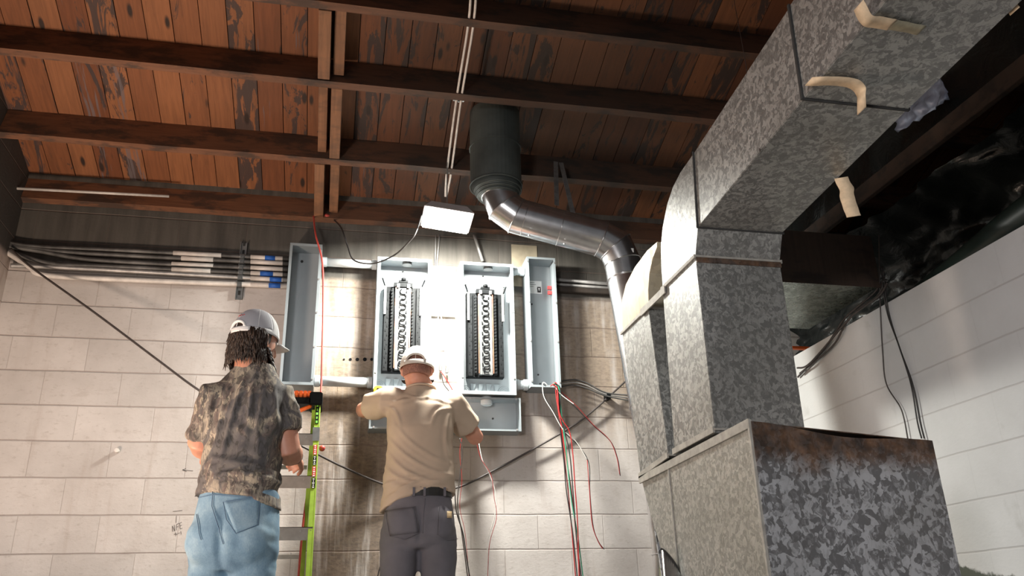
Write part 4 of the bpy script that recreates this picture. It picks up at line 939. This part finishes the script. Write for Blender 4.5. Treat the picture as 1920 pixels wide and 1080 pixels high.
def head_mesh(b, H, k=1.0):
    """H: frame at the centre of the skull, g = where the face looks"""
    rows = []
    prof = [(-.125, .028, .030, .060), (-.112, .045, .040, .050), (-.09, .058, .055, .036), (-.06, .064, .068, .022), (-.03, .069, .079, .010), (0, .073, .088, .002), (.03, .075, .093, -.002), (.06, .072, .089, -.004), (.085, .060, .074, -.006), (.105, .040, .050, -.006), (.116, .016, .020, -.006)]
    b.loft([[H((w_*math.cos(t_))*k, (c+d_*math.sin(t_))*k, z*k) for t_ in [2*math.pi*j/24 for j in range(24)]] for z, w_, d_, c in prof])
    b.chain([H(0, .088*k, .012*k), H(0, .104*k, -.020*k), H(0, .106*k, -.034*k)], [.009*k, .012*k, .014*k], 10)         # nose
    for s in (-1, 1):
        b.ball(H(.018*s*k, .092*k, -.034*k), .010*k)
        b.chain([H(-.034*s*k, .082*k, .028*k), H(-.010*s*k, .092*k, .026*k)], [.008*k, .008*k], 8)                     # brow
        c = H(.077*s*k, -.006*k, -.012*k)
        b.chain([H(.072*s*k, .004*k, -.034*k), H(.079*s*k, -.006*k, -.034*k), H(.084*s*k, -.016*k, -.012*k), H(.083*s*k, -.012*k, .012*k), H(.075*s*k, .002*k, .016*k)], [.006*k, .008*k, .007*k, .007*k, .005*k], 8)
        b.chain([H(.072*s*k, -.002*k, -.026*k), H(.076*s*k, -.006*k, .004*k)], [.008*k, .007*k], 8)
    b.chain([H(-.020*k, .082*k, -.066*k), H(0, .090*k, -.064*k), H(.020*k, .082*k, -.066*k)], [.007*k, .010*k, .007*k], 8)  # lips
    b.chain([H(0, .070*k, -.108*k), H(0, .078*k, -.100*k)], [.020*k, .018*k], 10)                                       # chin
def face_parts(H, par, k=1.0):
    for s in (-1, 1):
        e = MB().ball(H(.031*s*k, .078*k, .006*k), .0125*k, u=16, v=10).build('eye', M['eye'], par, smooth=True)
        MB().ball(H(.031*s*k, .0865*k, .006*k), .0058*k, u=12, v=8).build('iris', plain('dark_iris', (.05, .03, .02), .2), e, smooth=True)
def cap(H, par, k, mats, brim_dir=1, opening=True, name='baseball_cap', zb=.008, brimmat=None, ow=(.56, .27)):
    """crown as a grid with the strap opening left out at the back"""
    C0 = H(0, -.004*k, zb*k); A_, G_, U_ = H.a, H.g, H.u; OW, OH = ow
    def pt(th, ph, ex=1.0):                  # th around (0 = right side, 90 = front), ph up
        rx, ry, rz = .083*k*ex, .104*k*ex, .118*k*ex
        return C0+A_*(rx*math.cos(th)*math.cos(ph)**.85)+G_*(ry*math.sin(th)*math.cos(ph)**.85)+U_*(rz*math.sin(ph)-.010*k*(1-math.sin(ph))*(math.sin(th) < 0)*abs(math.sin(th)))
    n, m = 72, 20; back = -math.pi/2
    def inside(th, ph):
        d_ = (th-back+math.pi) % (2*math.pi)-math.pi
        return opening and ph > .16 and (d_/OW)**2+((ph-.16)/OH)**2 < 1
    def grid_part(sel, nm, mat, parent):
        b = MB(); vv = {}
        def gv(i, j):
            i %= n
            if (i, j) not in vv: vv[(i, j)] = b.b.verts.new(pt(2*math.pi*i/n, (math.pi/2)*.985*j/m))
            return vv[(i, j)]
        for i in range(n):
            for j in range(m):
                th, ph = 2*math.pi*(i+.5)/n, (math.pi/2)*(j+.5)/m
                if inside(th, ph) or not sel(th, ph): continue
                b.b.faces.new((gv(i, j), gv(i+1, j), gv(i+1, j+1), gv(i, j+1)))
        return b.build(nm, mat, parent, smooth=True, solid=.003*k)
    c = grid_part(lambda th, ph: True if mats[1] is None else math.sin(th) < .2 and ph > .16, name, mats[0] if mats[1] is None else mats[1], par)
    if mats[1] is not None: grid_part(lambda th, ph: math.sin(th) >= .2 or ph <= .16, 'front_panel', mats[0], c)
    if opening:
        P_ = []
        for j in range(21):
            a_ = math.pi*j/20; P_.append(pt(back-OW*math.cos(a_), .16+OH*math.sin(a_), 1.012))
        MB().tube(P_, .0065*k, 8).build('opening_trim', mats[0], c, smooth=True)
        b = MB(); b.grid([[pt(back-.74+1.48*i/14, p_, 1.012) for i in range(15)] for p_ in (.0, .06, .12, .17)]); b.build('strap', mats[0], c, smooth=True, solid=.004)
    for q in range(6):
        a_ = math.pi/6+q*math.pi/3; P_ = [pt(a_, .05+1.45*j/12, 1.004) for j in range(13) if not inside(a_, .05+1.45*j/12)]
        MB().tube(P_, .0018*k, 5).build('crown_seam', mats[0], c, smooth=True)
    MB().ball(pt(0, math.pi/2), .007*k, u=10, v=6).build('top_button', mats[0], c, smooth=True)
    b = MB(); rows = []
    for j in range(7):
        e = j/6; rows.append([C0+A_*(.080*k*s_*(1-.12*e*e))+G_*((.104*math.sqrt(max(0, 1-(s_*.80)**2))*1.0+.072*e*math.sqrt(max(.02, 1-s_*s_*.9))+.0)*k)+U_*(-.004-.022*s_*s_-.006*e)*k for s_ in [x_/8-1 for x_ in range(17)]])
    b.grid(rows); b.build('brim', brimmat or mats[0], c, smooth=True, solid=.004)
    return c, pt
def fabric(name, c, bumpn=(90, .15), var=.06):
    t = NT(name); P = t.obj(); n = t.noise(P, 6, 4); col = t.ramp(n, [(.3, tuple(x*(1-var) for x in c)), (.7, tuple(min(1, x*(1+var)) for x in c))])
    t.bump(t.noise(P, bumpn[0], 3), bumpn[1], .002); return t.out(col, .88, 0)
M['tan'] = fabric('tan_cotton', (.43, .33, .25)); M['greyp'] = fabric('grey_canvas', (.115, .108, .125), (140, .3), .18)
M['capcream'] = fabric('cream_cap_cloth', (.50, .46, .42)); M['capwhite'] = fabric('white_cap_cloth', (.62, .62, .62)); M['capmesh'] = fabric('grey_cap_mesh', (.40, .40, .43), (260, .5))
M['belt'] = plain('black_belt_leather', (.015, .014, .014), .5); M['boot'] = plain('brown_boot_leather', (.12, .07, .04), .6)
t = NT('camouflage_cotton'); P = t.obj(); n1 = t.noise(t.scale(P, (6.5, 6.5, 3.6)), 1.15, 4, .6, 1.6); n2 = t.noise(t.scale(P, (22, 22, 9)), 1.1, 4, .65, 2.2); n3 = t.noise(t.scale(P, (3.2, 3.2, 2.4), (4, 1, 2)), 1.5, 3, .6, .9)
col = t.ramp(n1, [(.40, (.080, .075, .070)), (.47, (.14, .105, .092)), (.54, (.19, .165, .14)), (.62, (.29, .25, .20))])
col = t.mix(t.math('MULTIPLY', t.step(n2, .53, .57), .8), col, (.36, .31, .235)); col = t.mix(t.math('MULTIPLY', t.step(n3, .52, .55), .85), col, (.085, .080, .084))
col = t.mix(t.math('MULTIPLY', t.step(t.noise(t.scale(P, (26, 26, 11)), 1.0, 3, .6, 2.5), .55, .58), .7), col, (.05, .045, .04))
t.bump(t.noise(P, 120, 2), .15, .002); M['camo'] = t.out(col, .9, 0)
t = NT('faded_denim'); P = t.obj(); n1 = t.noise(t.scale(P, (5, 5, 3.2)), 1.3, 4, .6); tw = t.noise(t.scale(P, (90, 90, 40)), 3, 2)
col = t.ramp(t.math('ADD', t.math('MULTIPLY', n1, .8), t.math('MULTIPLY', tw, .2)), [(.32, (.08, .15, .23)), (.5, (.16, .27, .37)), (.68, (.30, .42, .50))]); t.bump(tw, .25, .002); M['denim'] = t.out(col, .85, 0)
M['denimseam'] = fabric('denim_stitching', (.10, .17, .26))
t = NT('brown_hair'); P = t.obj(); M['hair'] = t.out(t.ramp(t.noise(t.scale(P, (60, 60, 9)), 2, 3), [(.35, (.012, .007, .005)), (.7, (.050, .028, .017))]), .55, 0)
t = NT('short_stubble_hair'); P = t.obj(); M['stubble'] = t.out(t.ramp(t.noise(P, 160, 2), [(.35, (.16, .075, .055)), (.7, (.30, .14, .10))]), .8, 0)

def jeans(fr, zw, zcr, hipw, hipd, cv, fold, mat, name, par, legs, voxel=.010, bev=None):
    b = MB(); dz = zw-zcr
    b.loft([ring_(fr, zcr-.04, 0, cv, hipw*.80, hipd*.80), ring_(fr, zcr+.03, 0, cv-.01, hipw, hipd*1.08), ring_(fr, zcr+dz*.35, 0, cv-.012, hipw*1.02, hipd*1.14), ring_(fr, zcr+dz*.7, 0, cv-.004, hipw*.96, hipd*1.02), ring_(fr, zw, 0, cv, hipw*.90, hipd*.92)])
    for s, pts in legs:                       # pts: (u, v, z, radius)
        b.loft([ring_(fr, z, u, v, r, r*1.08, 24, 2.1) for u, v, z, r in pts][::-1])
    for s in (-1, 1): b.ball(fr(s*hipw*.47, cv-hipd*.60, zcr+.075), hipw*.50, (1, .85, 1.12))
    return fuse(b, voxel, 8, fold).build(name, mat, par, smooth=True)
def shoes(fr, par, xs, ys, mat):
    for x, y in zip(xs, ys):
        b = MB(); b.loft([[fr(x+w_*math.cos(t_), y+d_, .045+h_*max(-.9, math.sin(t_))) for t_ in [2*math.pi*k/14 for k in range(14)]] for d_, w_, h_ in ((-.10, .030, .045), (-.07, .040, .05), (.0, .043, .05), (.08, .050, .04), (.14, .045, .030), (.17, .02, .018))]); b.ball(fr(x, y-.05, .10), .048, (.95, 1.1, 1.0))
        fuse(b, .008, 4).build('boot', mat, par, smooth=True)

# ---- right worker: tan shirt, grey trousers, arms raised to the panels
YR = 4.40
cR = atY(786, 930, YR)
FR = Frame((cR.x, YR, 0), rad(3))
wR = empty('person', V((cR.x, YR, 0)), 'person in tan t-shirt and backwards cream cap working at the panels with both arms raised', 'person')
hc = atY(782, 693, YR+.02); HR = Frame((hc.x, YR+.02, hc.z), rad(10), rad(-8))
def fz(px, py, Y=YR): return atY(px, py, Y).z
zsh = fz(786, 738); znk = fz(786, 722); kR = 1.02
elL = atY(681, 769, YR+.22); elR = atY(893, 822, YR+.16); shL = atY(726, 752, YR+.02); shR = atY(846, 756, YR+.02)
haL = atY(742, 742, F-.02); haR = atY(868, 786, F+.0); wrL = haL+(elL-haL).normalized()*.10; wrR = haR+(elR-haR).normalized()*.10
haL.y = F-.05; haR.y = F-.05
b = MB()
b.loft([ring_(FR, z, 0, v, w_, d_, 24) for z, v, w_, d_ in ((.90, 0, .13, .09), (1.0, 0, .155, .10), (1.15, 0, .145, .095), (1.35, 0, .155, .10), (zsh-.10, 0, .14, .08), (zsh-.04, .01, .10, .06), (zsh+.03, .015, .06, .055))])
b.chain([FR(0, .0, zsh-.06), FR(0, .012, zsh+.05), HR(0, -.016, -.05)], [.075, .064, .062], 18)
head_mesh(b, HR, kR)
for s_, e_, w_, h_ in ((shL, elL, wrL, haL), (shR, elR, wrR, haR)):
    b.chain([s_, s_.lerp(e_, .45), e_, e_.lerp(w_, .3), w_], [.044, .050, .044, .042, .028], 16)
hand(b, wrL, haL-wrL, V((0, .2, -1)), 1, .8); hand(b, wrR, haR-wrR, V((0, .2, -1)), -1, .9)
for s in (-1, 1):
    b.chain([FR(s*.09, 0, .92), FR(s*.10, .01, .50), FR(s*.105, -.01, .10)], [.085, .058, .042], 16); b.chain([FR(s*.105, -.04, .06), FR(s*.11, .12, .045)], [.038, .03], 12)
fuse(b, .0065, 3).build('body', M['skin'], wR, smooth=True)
face_parts(HR, wR, kR)
# stubble shell low on the back of the head
b = MB(); b.grid([[HR((.0755*math.cos(t_)+.0)*kR*f, (-.002+.092*math.sin(t_)*f)*kR, z*kR) for t_ in [math.pi+.34+(math.pi-.68)*j/16 for j in range(17)]] for z, f in ((-.055, .955), (-.035, 1.0), (-.012, 1.015), (.012, 1.03), (.034, 1.03), (.055, .97), (.075, .86), (.092, .68))]); b.build('short_hair', M['stubble'], wR, smooth=True, solid=.004)
cap(HR, wR, kR*1.10, (M['capcream'], None), brimmat=M['belt'], zb=-.004)
# shirt
def hemR(u, v):
    k = max(-1, min(1, u/.20)); e = 0.5-.5*math.cos(math.pi*(k+1)/2)
    zl, zm, zr = fz(715, 958, YR-.1), fz(810, 912, YR-.1), fz(858, 926, YR-.1)
    z = zl+(zm-zl)*min(1, (k+1)/1.25)**.8 if k < .25 else zm+(zr-zm)*((k-.25)/.75)
    return z if v < .05 else z-.02
def mkfolds(fr, Y, lst):
    out = []
    for pts, w_, amp in lst:
        q = [fr.loc(atY(x, y, Y)) for x, y in pts]; q = smoothpath([V((a[0], a[2], 0)) for a in q], 4); out.append((q, w_, amp))
    return out
def folddisp(F_, u, v, z):
    if v > .05: return 0
    d = 0; p = V((u, z, 0))
    for q, w_, amp in F_:
        best = 9; n = len(q)
        for i in range(n-1):
            ab = q[i+1]-q[i]; t_ = max(0, min(1, (p-q[i]).dot(ab)/max(1e-9, ab.length_squared))); dd = (p-q[i]-ab*t_).length
            if dd < best: best = dd; bt = (i+t_)/(n-1)
        if best < w_*3: d += amp*math.sin(math.pi*min(1, max(0, bt*.9+.05)))*(math.exp(-(best/w_)**2)-.35*math.exp(-(best/(w_*2.2))**2))
    return d
def shirt(fr, rows, hem, sleeves, fold, voxel, extra=None):
    b = MB(); n = 40; R_ = []
    zt = rows[-1][0]; z1 = rows[0][0]
    def rr(z, cu, cv, hw, hd, t):
        out = []
        for k in range(n):
            a_ = 2*math.pi*k/n; c, s_ = math.cos(a_), math.sin(a_); u = cu+hw*math.copysign(abs(c)**(2/2.5), c); v = cv+hd*math.copysign(abs(s_)**(2/2.3), s_)
            out.append(fr(u, v, hem(u, v)*(1-t)+z*t))
        return out
    for z, cu, cv, hw, hd in rows:
        t = 1 if z > z1+.28 else (z-z1)/.28
        R_.append(rr(z, cu, cv, hw, hd, t))
    b.loft(R_)
    for pts, rr_ in sleeves:
        b.tube(pts, rr_, 24)
    if extra: extra(b)
    return fuse(b, voxel, 7, fold)
z0h = 1.0
sl_L = [shL+V((.06, 0, -.01)), shL, shL.lerp(elL, .30), shL.lerp(elL, .60)]
sl_R = [shR+V((-.06, 0, -.02)), shR, shR.lerp(elR, .35), shR.lerp(elR, .68)]
FLR = mkfolds(FR, YR-.12, [([(722, 838), (755, 878), (800, 900), (846, 908)], .010, .017), ([(724, 812), (760, 852), (806, 880), (850, 890)], .009, .014), ([(720, 865), (745, 893), (785, 905)], .009, .015),
   ([(722, 935), (752, 915), (790, 896), (832, 884)], .010, .014), ([(738, 790), (772, 830), (815, 858), (848, 866)], .009, .010), ([(842, 770), (836, 820), (843, 870)], .010, .012), ([(716, 905), (740, 900), (772, 888)], .008, .010),
   ([(720, 752), (742, 768), (752, 800)], .009, .013), ([(712, 745), (745, 748), (775, 744)], .009, .010), ([(846, 762), (820, 772), (808, 800)], .009, .012), ([(795, 738), (825, 748), (852, 752)], .008, .009), ([(760, 734), (785, 745), (812, 736)], .007, .008)])
def foldR(p, n):
    u, v, z = FR.loc(p); d = folddisp(FLR, u, v, z)
    q = (z-.95)*.85-u*.75                                    # long diagonal pull from right shoulder to left hip
    env = math.exp(-((z-1.16)/.16)**2)
    d += .006*env*(abs(noise.noise(V((u*1.5+z*1.5, q*11, 2))))*2-.6)
    d += .012*math.exp(-((z-zsh+.05)/.09)**2)*noise.noise(V((u*18, z*6, 4)))
    d += .006*noise.noise(V((u*5, v*5, z*5)))
    for e_ in (elL, elR):
        r_ = (p-e_).length; d += .016*max(0, 1-r_/.30)*noise.noise(V((p.x*20+p.z*14, p.y*8, p.z*22)))
    d += .012*math.exp(-((z-1.05)/.10)**2)*noise.noise(V((u*9, v*9, z*26)))
    return d
rows = [(z0h, -.005, 0, .198, .125), (z0h+.14, .0, 0, .188, .120), (z0h+.30, .0, -.003, .176, .118), (zsh-.20, 0, -.004, .180, .122), (zsh-.08, 0, 0, .175, .112), (zsh-.035, 0, .004, .148, .09), (zsh-.005, 0, .008, .108, .078), (zsh+.022, 0, .010, .080, .072), (zsh+.034, 0, .012, .073, .070)]
shR_o = shirt(FR, rows, hemR, [(sl_L, [.078, .082, .078, .078]), (sl_R, [.080, .084, .079, .078])], foldR, .0085).build('t_shirt', M['tan'], wR, smooth=True)
c = [HR(.070*math.cos(t_)*1.02, -.022+.068*math.sin(t_), 0) for t_ in [2*math.pi*j/24 for j in range(25)]]
c = [FR(.079*math.cos(t_), .012+.076*math.sin(t_), zsh+.026-.012*math.sin(t_)) for t_ in [2*math.pi*j/24 for j in range(25)]]; MB().tube(c, .006, 8, cap=False).build('collar', M['tan'], shR_o, smooth=True)
# trousers
zcr = .80; zwR = fz(812, 925, YR-.1)
def foldT(p, n):
    u, v, z = FR.loc(p); d = .004*noise.noise(V((u*9, v*9, z*12)))
    d -= .010*math.exp(-(u/.014)**2)*(z > zcr-.02)*(v < 0)*math.exp(-((z-zcr-.04)/.08)**2)
    d += .006*math.exp(-((z-zcr+.02)/.06)**2)*noise.noise(V((u*7+z*16, 1, z*30)))
    return d
tr_o = jeans(FR, zwR, zcr, .182, .125, 0, foldT, M['greyp'], 'trousers', wR, [(s, [(s*.096, 0, zcr+.06, .098), (s*.100, .0, zcr-.10, .094), (s*.104, .015, .50, .078), (s*.108, .0, .08, .076)]) for s in (-1, 1)])
shoes(FR, wR, (-.11, .11), (0, 0), M['boot'])
bv = bvh_of(tr_o)
MB().loft([ring_(FR, zwR-.012, 0, 0, .172, .124), ring_(FR, zwR+.030, 0, 0, .168, .120)]).build('belt', M['belt'], wR, smooth=False)
for x in (776, 796, 834): 
    p = atY(x, 922, YR-.125); MB().box(p+V((-.006, -.004, -.022)), p+V((.006, .008, .022))).build('belt_loop', M['greyp'], tr_o)
patch(bv, ((724, 958), (778, 950), (785, 998), (732, 1004)), M['greyp'], 'back_pocket', tr_o, .003)
patch(bv, ((822, 952), (852, 960), (856, 1010), (820, 1002)), M['greyp'], 'back_pocket', tr_o, .003)
lbp = patch(bv, ((836.5, 960), (844.5, 960.5), (845, 972), (837, 971.5)), plain('tan_leather_label', (.50, .36, .20), .6), 'label_patch', tr_o, .008, 3)
seam(bv, [(797, 935), (794, 960), (793, 1000)], .0018, M['greyp'], 'centre_seam', tr_o)
for pts in ([(724, 958), (732, 1004), (758, 1010), (785, 998), (778, 950)], [(822, 952), (820, 1002), (838, 1012), (856, 1010)]): seam(bv, pts, .0014, M['greyp'], 'pocket_stitching', tr_o, .007, 4)

# ---- left worker: camouflage shirt, jeans, standing and looking right
YL = 3.62
cL = atY(449, 930, YL)
FL = Frame((cL.x, YL, 0), rad(14))
wL = empty('person', V((cL.x, YL, 0)), 'person in camouflage t-shirt, faded blue jeans and grey mesh cap standing beside the ladder', 'person')
hc = atY(479, 640, YL+.01); HL = Frame((hc.x, YL+.01, hc.z), rad(44), rad(-3)); kL = 1.04
def fl(px, py, Y=YL): return atY(px, py, Y)
zs = fl(465, 694).z; shl = fl(402, 744, YL-.02); shr = fl(522, 748, YL+.03)
ell = fl(378, 832, YL+.02); elr = fl(538, 846, YL+.03)
hal = fl(392, 846, YL+.24); har = fl(556, 858, YL+.26)
wrl = ell.lerp(hal, .88); wrr = elr.lerp(har, .84)
b = MB()
b.loft([ring_(FL, z, 0, v, w_, d_, 24) for z, v, w_, d_ in ((.75, 0, .13, .09), (.90, 0, .13, .10), (1.05, 0, .13, .10), (1.15, 0, .13, .10), (zs-.10, 0, .125, .08), (zs-.04, .01, .09, .06), (zs+.03, .02, .06, .055))])
b.chain([FL(.0, .0, zs-.06), V((hc.x-.01, YL, zs+.03)), HL(0, -.016, -.05)], [.078, .068, .066], 18)
head_mesh(b, HL, kL)
for s_, e_, w_ in ((shl, ell, wrl), (shr, elr, wrr)):
    b.chain([s_, s_.lerp(e_, .45), e_, e_.lerp(w_, .35), w_], [.046, .060, .058, .056, .034], 16)
hand(b, wrl, hal-wrl, V((.6, .2, -.6)), 1, .7); hand(b, wrr, har-wrr, V((-.6, .2, -.5)), -1, .8)
for s in (-1, 1):
    b.chain([FL(s*.075, 0, .78), FL(s*.085, .01, .44), FL(s*.10, -.01, .10)], [.070, .052, .040], 16); b.chain([FL(s*.105, -.04, .06), FL(s*.11, .12, .045)], [.038, .03], 12)
fuse(b, .0065, 3).build('body', M['skin'], wL, smooth=True)
face_parts(HL, wL, kL)
# wristband
MB().tube([wrr.lerp(elr, .12)+ (e1*math.cos(t_)+e2*math.sin(t_))*.036 for e1, e2 in [((har-wrr).normalized().orthogonal().normalized(), (har-wrr).normalized().cross((har-wrr).normalized().orthogonal().normalized()))] for t_ in [2*math.pi*j/18 for j in range(19)]], .0035, 6, cap=False).build('bracelet', M['black'], wL, smooth=True)
cL_o, cpt = cap(HL, wL, kL*1.02, (M['capwhite'], M['capmesh']), ow=(.48, .23), zb=.016)
rows = []                                    # small embroidered mark above the strap opening
for j in range(5):
    a0 = -math.pi/2-.20+j*.09; MB().tube([cpt(a0, .62+.04*(j % 2), 1.02), cpt(a0+.06, .68-.05*(j % 2), 1.02), cpt(a0+.13, .63, 1.02)], .0013, 5).build('embroidered_mark', M['ink'] if j % 2 else M['redink'], cL_o)
# shaggy hair below the cap and a beard on the jaw
b = MB(); rnd = random.Random(4)
b.loft([[HL(w_*math.cos(t_)*kL, (c+d_*math.sin(t_))*kL, z*kL) for t_ in [2*math.pi*j/24 for j in range(24)]] for z, w_, d_, c in ((-.098, .035, .030, -.062), (-.075, .066, .055, -.050), (-.045, .082, .072, -.036), (-.01, .086, .082, -.026), (.03, .082, .086, -.018), (.06, .078, .088, -.014), (.085, .066, .078, -.012), (.105, .045, .055, -.01))])
for i in range(950):
    t_ = rnd.uniform(math.pi*.93, math.pi*2.07); z = rnd.uniform(-.085, .03); wr = .086+.012*noise.noise(V((t_*3, z*20, 0)))
    p0 = HL(math.cos(t_)*wr*kL, (-.026+.084*math.sin(t_))*kL, z*kL); out_ = (HL.a*math.cos(t_)+HL.g*math.sin(t_)); ln = rnd.uniform(.040, .066)
    p1 = p0+out_*ln*.02-HL.u*ln*.5+HL.a*rnd.uniform(-.006, .006); p2 = p1+out_*ln*rnd.uniform(-.25, .12)-HL.u*ln*.42+HL.a*rnd.uniform(-.006, .006)
    b.tube([p0-out_*.006, p1, p2], [.0036, .0034, .0008], 4)
b.build('hair', M['hair'], wL, smooth=True)
b = MB()
for s in (-1, 1):
    for i in range(60):
        f = i/59; p0 = HL(s*(.074-.040*f**1.3)*kL, (.005+.082*f)*kL, (-.045-.062*min(1, f*1.6)+rnd.uniform(-.016, .016))*kL); ln = rnd.uniform(.014, .026)
        o_ = (HL.a*s*(1-f)+HL.g*f*.8-HL.u*.6).normalized(); b.tube([p0-o_*.004, p0+o_*ln*.5, p0+o_*ln-HL.u*ln*.4], [.0065, .005, .0012], 5)
b.build('beard', M['hair'], wL, smooth=True)
def hemL(u, v):
    k = u/.21; z = fl(400, 909, YL-.12).z
    if k < -.5: z += (fl(366, 940, YL-.1).z-z)*(-k-.5)/.5
    elif k > -.3: z += (fl(530, 955, YL-.1).z-z)*min(1, (k+.3)/1.1)**1.2
    return z
FLL = mkfolds(FL, YL-.12, [([(456, 698), (446, 740), (430, 800), (412, 862)], .010, .018), ([(476, 700), (470, 760), (462, 830)], .009, .013), ([(425, 715), (412, 770), (402, 830)], .009, .012), ([(498, 712), (488, 770), (484, 840)], .009, .011),
   ([(372, 892), (410, 872), (460, 868), (520, 884)], .010, .018), ([(374, 910), (415, 890), (470, 888), (528, 905)], .009, .015), ([(384, 850), (420, 862), (470, 850)], .009, .012), ([(520, 860), (505, 890), (470, 905)], .009, .012), ([(398, 905), (440, 908), (490, 918)], .008, .012),
   ([(510, 722), (512, 760), (508, 800)], .010, .016), ([(530, 730), (545, 760), (548, 792)], .009, .012), ([(392, 735), (385, 775), (388, 810)], .009, .013)])
def foldL(p, n):
    u, v, z = FL.loc(p); d = folddisp(FLL, u, v, z)+.006*noise.noise(V((u*5, v*5, z*4)))
    d += .008*math.exp(-((z-1.12)/.22)**2)*(abs(noise.noise(V((u*13+z*2, v*4, z*1.8))))*2-.5)
    d += .020*math.exp(-((z-.97)/.08)**2)*noise.noise(V((u*6+2, v*5, z*24)))
    for e_ in (ell, elr):
        r_ = (p-e_).length; d += .020*max(0, 1-r_/.32)*noise.noise(V((p.x*16, p.y*8, p.z*22)))
    return d
zh = .86
rows = [(zh, .0, 0, .176, .140), (zh+.13, -.004, 0, .160, .134), (zh+.28, -.004, 0, .154, .130), (zs-.24, -.002, 0, .158, .130), (zs-.15, .0, 0, .160, .122), (zs-.09, .002, .002, .148, .106), (zs-.045, .006, .006, .122, .090), (zs-.005, .010, .012, .092, .082), (zs+.022, .014, .014, .078, .076)]
sl_l = [shl+V((.07, 0, 0)), shl, shl.lerp(ell, .45), shl.lerp(ell, .96)]; sl_r = [shr+V((-.07, 0, 0)), shr, shr.lerp(elr, .40), shr.lerp(elr, .66)]
cam_o = shirt(FL, rows, hemL, [(sl_l, [.070, .076, .070, .066]), (sl_r, [.076, .084, .080, .080])], foldL, .009).build('t_shirt', M['camo'], wL, smooth=True)
zc2 = .66; zw2 = .93
def foldJ(p, n):
    u, v, z = FL.loc(p); d = .006*noise.noise(V((u*7, v*7, z*8)))+.010*abs(noise.noise(V((u*8+z*6, v*4, z*16))))*math.exp(-((z-zc2)/.16)**2)
    d -= .014*math.exp(-((u+.005)/.016)**2)*(v < 0)*math.exp(-((z-zc2-.05)/.09)**2)
    return d
je_o = jeans(FL, zw2, zc2, .172, .134, 0, foldJ, M['denim'], 'jeans', wL, [(s, [(s*.082, 0, zc2+.06, .090), (s*.082, .0, zc2-.10, .086), (s*.088, .015, .42, .080), (s*.105, .0, .08, .082)]) for s in (-1, 1)])
shoes(FL, wL, (-.11, .11), (0, 0), M['boot'])
bv = bvh_of(je_o)
patch(bv, ((419, 942), (487, 930), (483, 985), (442, 1000)), M['denim'], 'back_pocket', je_o, .003)
for pts in ([(419, 942), (425, 975), (442, 1000), (483, 985), (487, 930)], [(419, 942), (450, 938), (487, 930)], [(400, 916), (398, 950), (408, 985), (420, 1020)], [(370, 965), (374, 1000), (378, 1012)], [(366, 935), (400, 928), (450, 932), (495, 932)]): seam(bv, pts, .0016, M['denimseam'], 'stitched_seam', je_o, .004, 5)
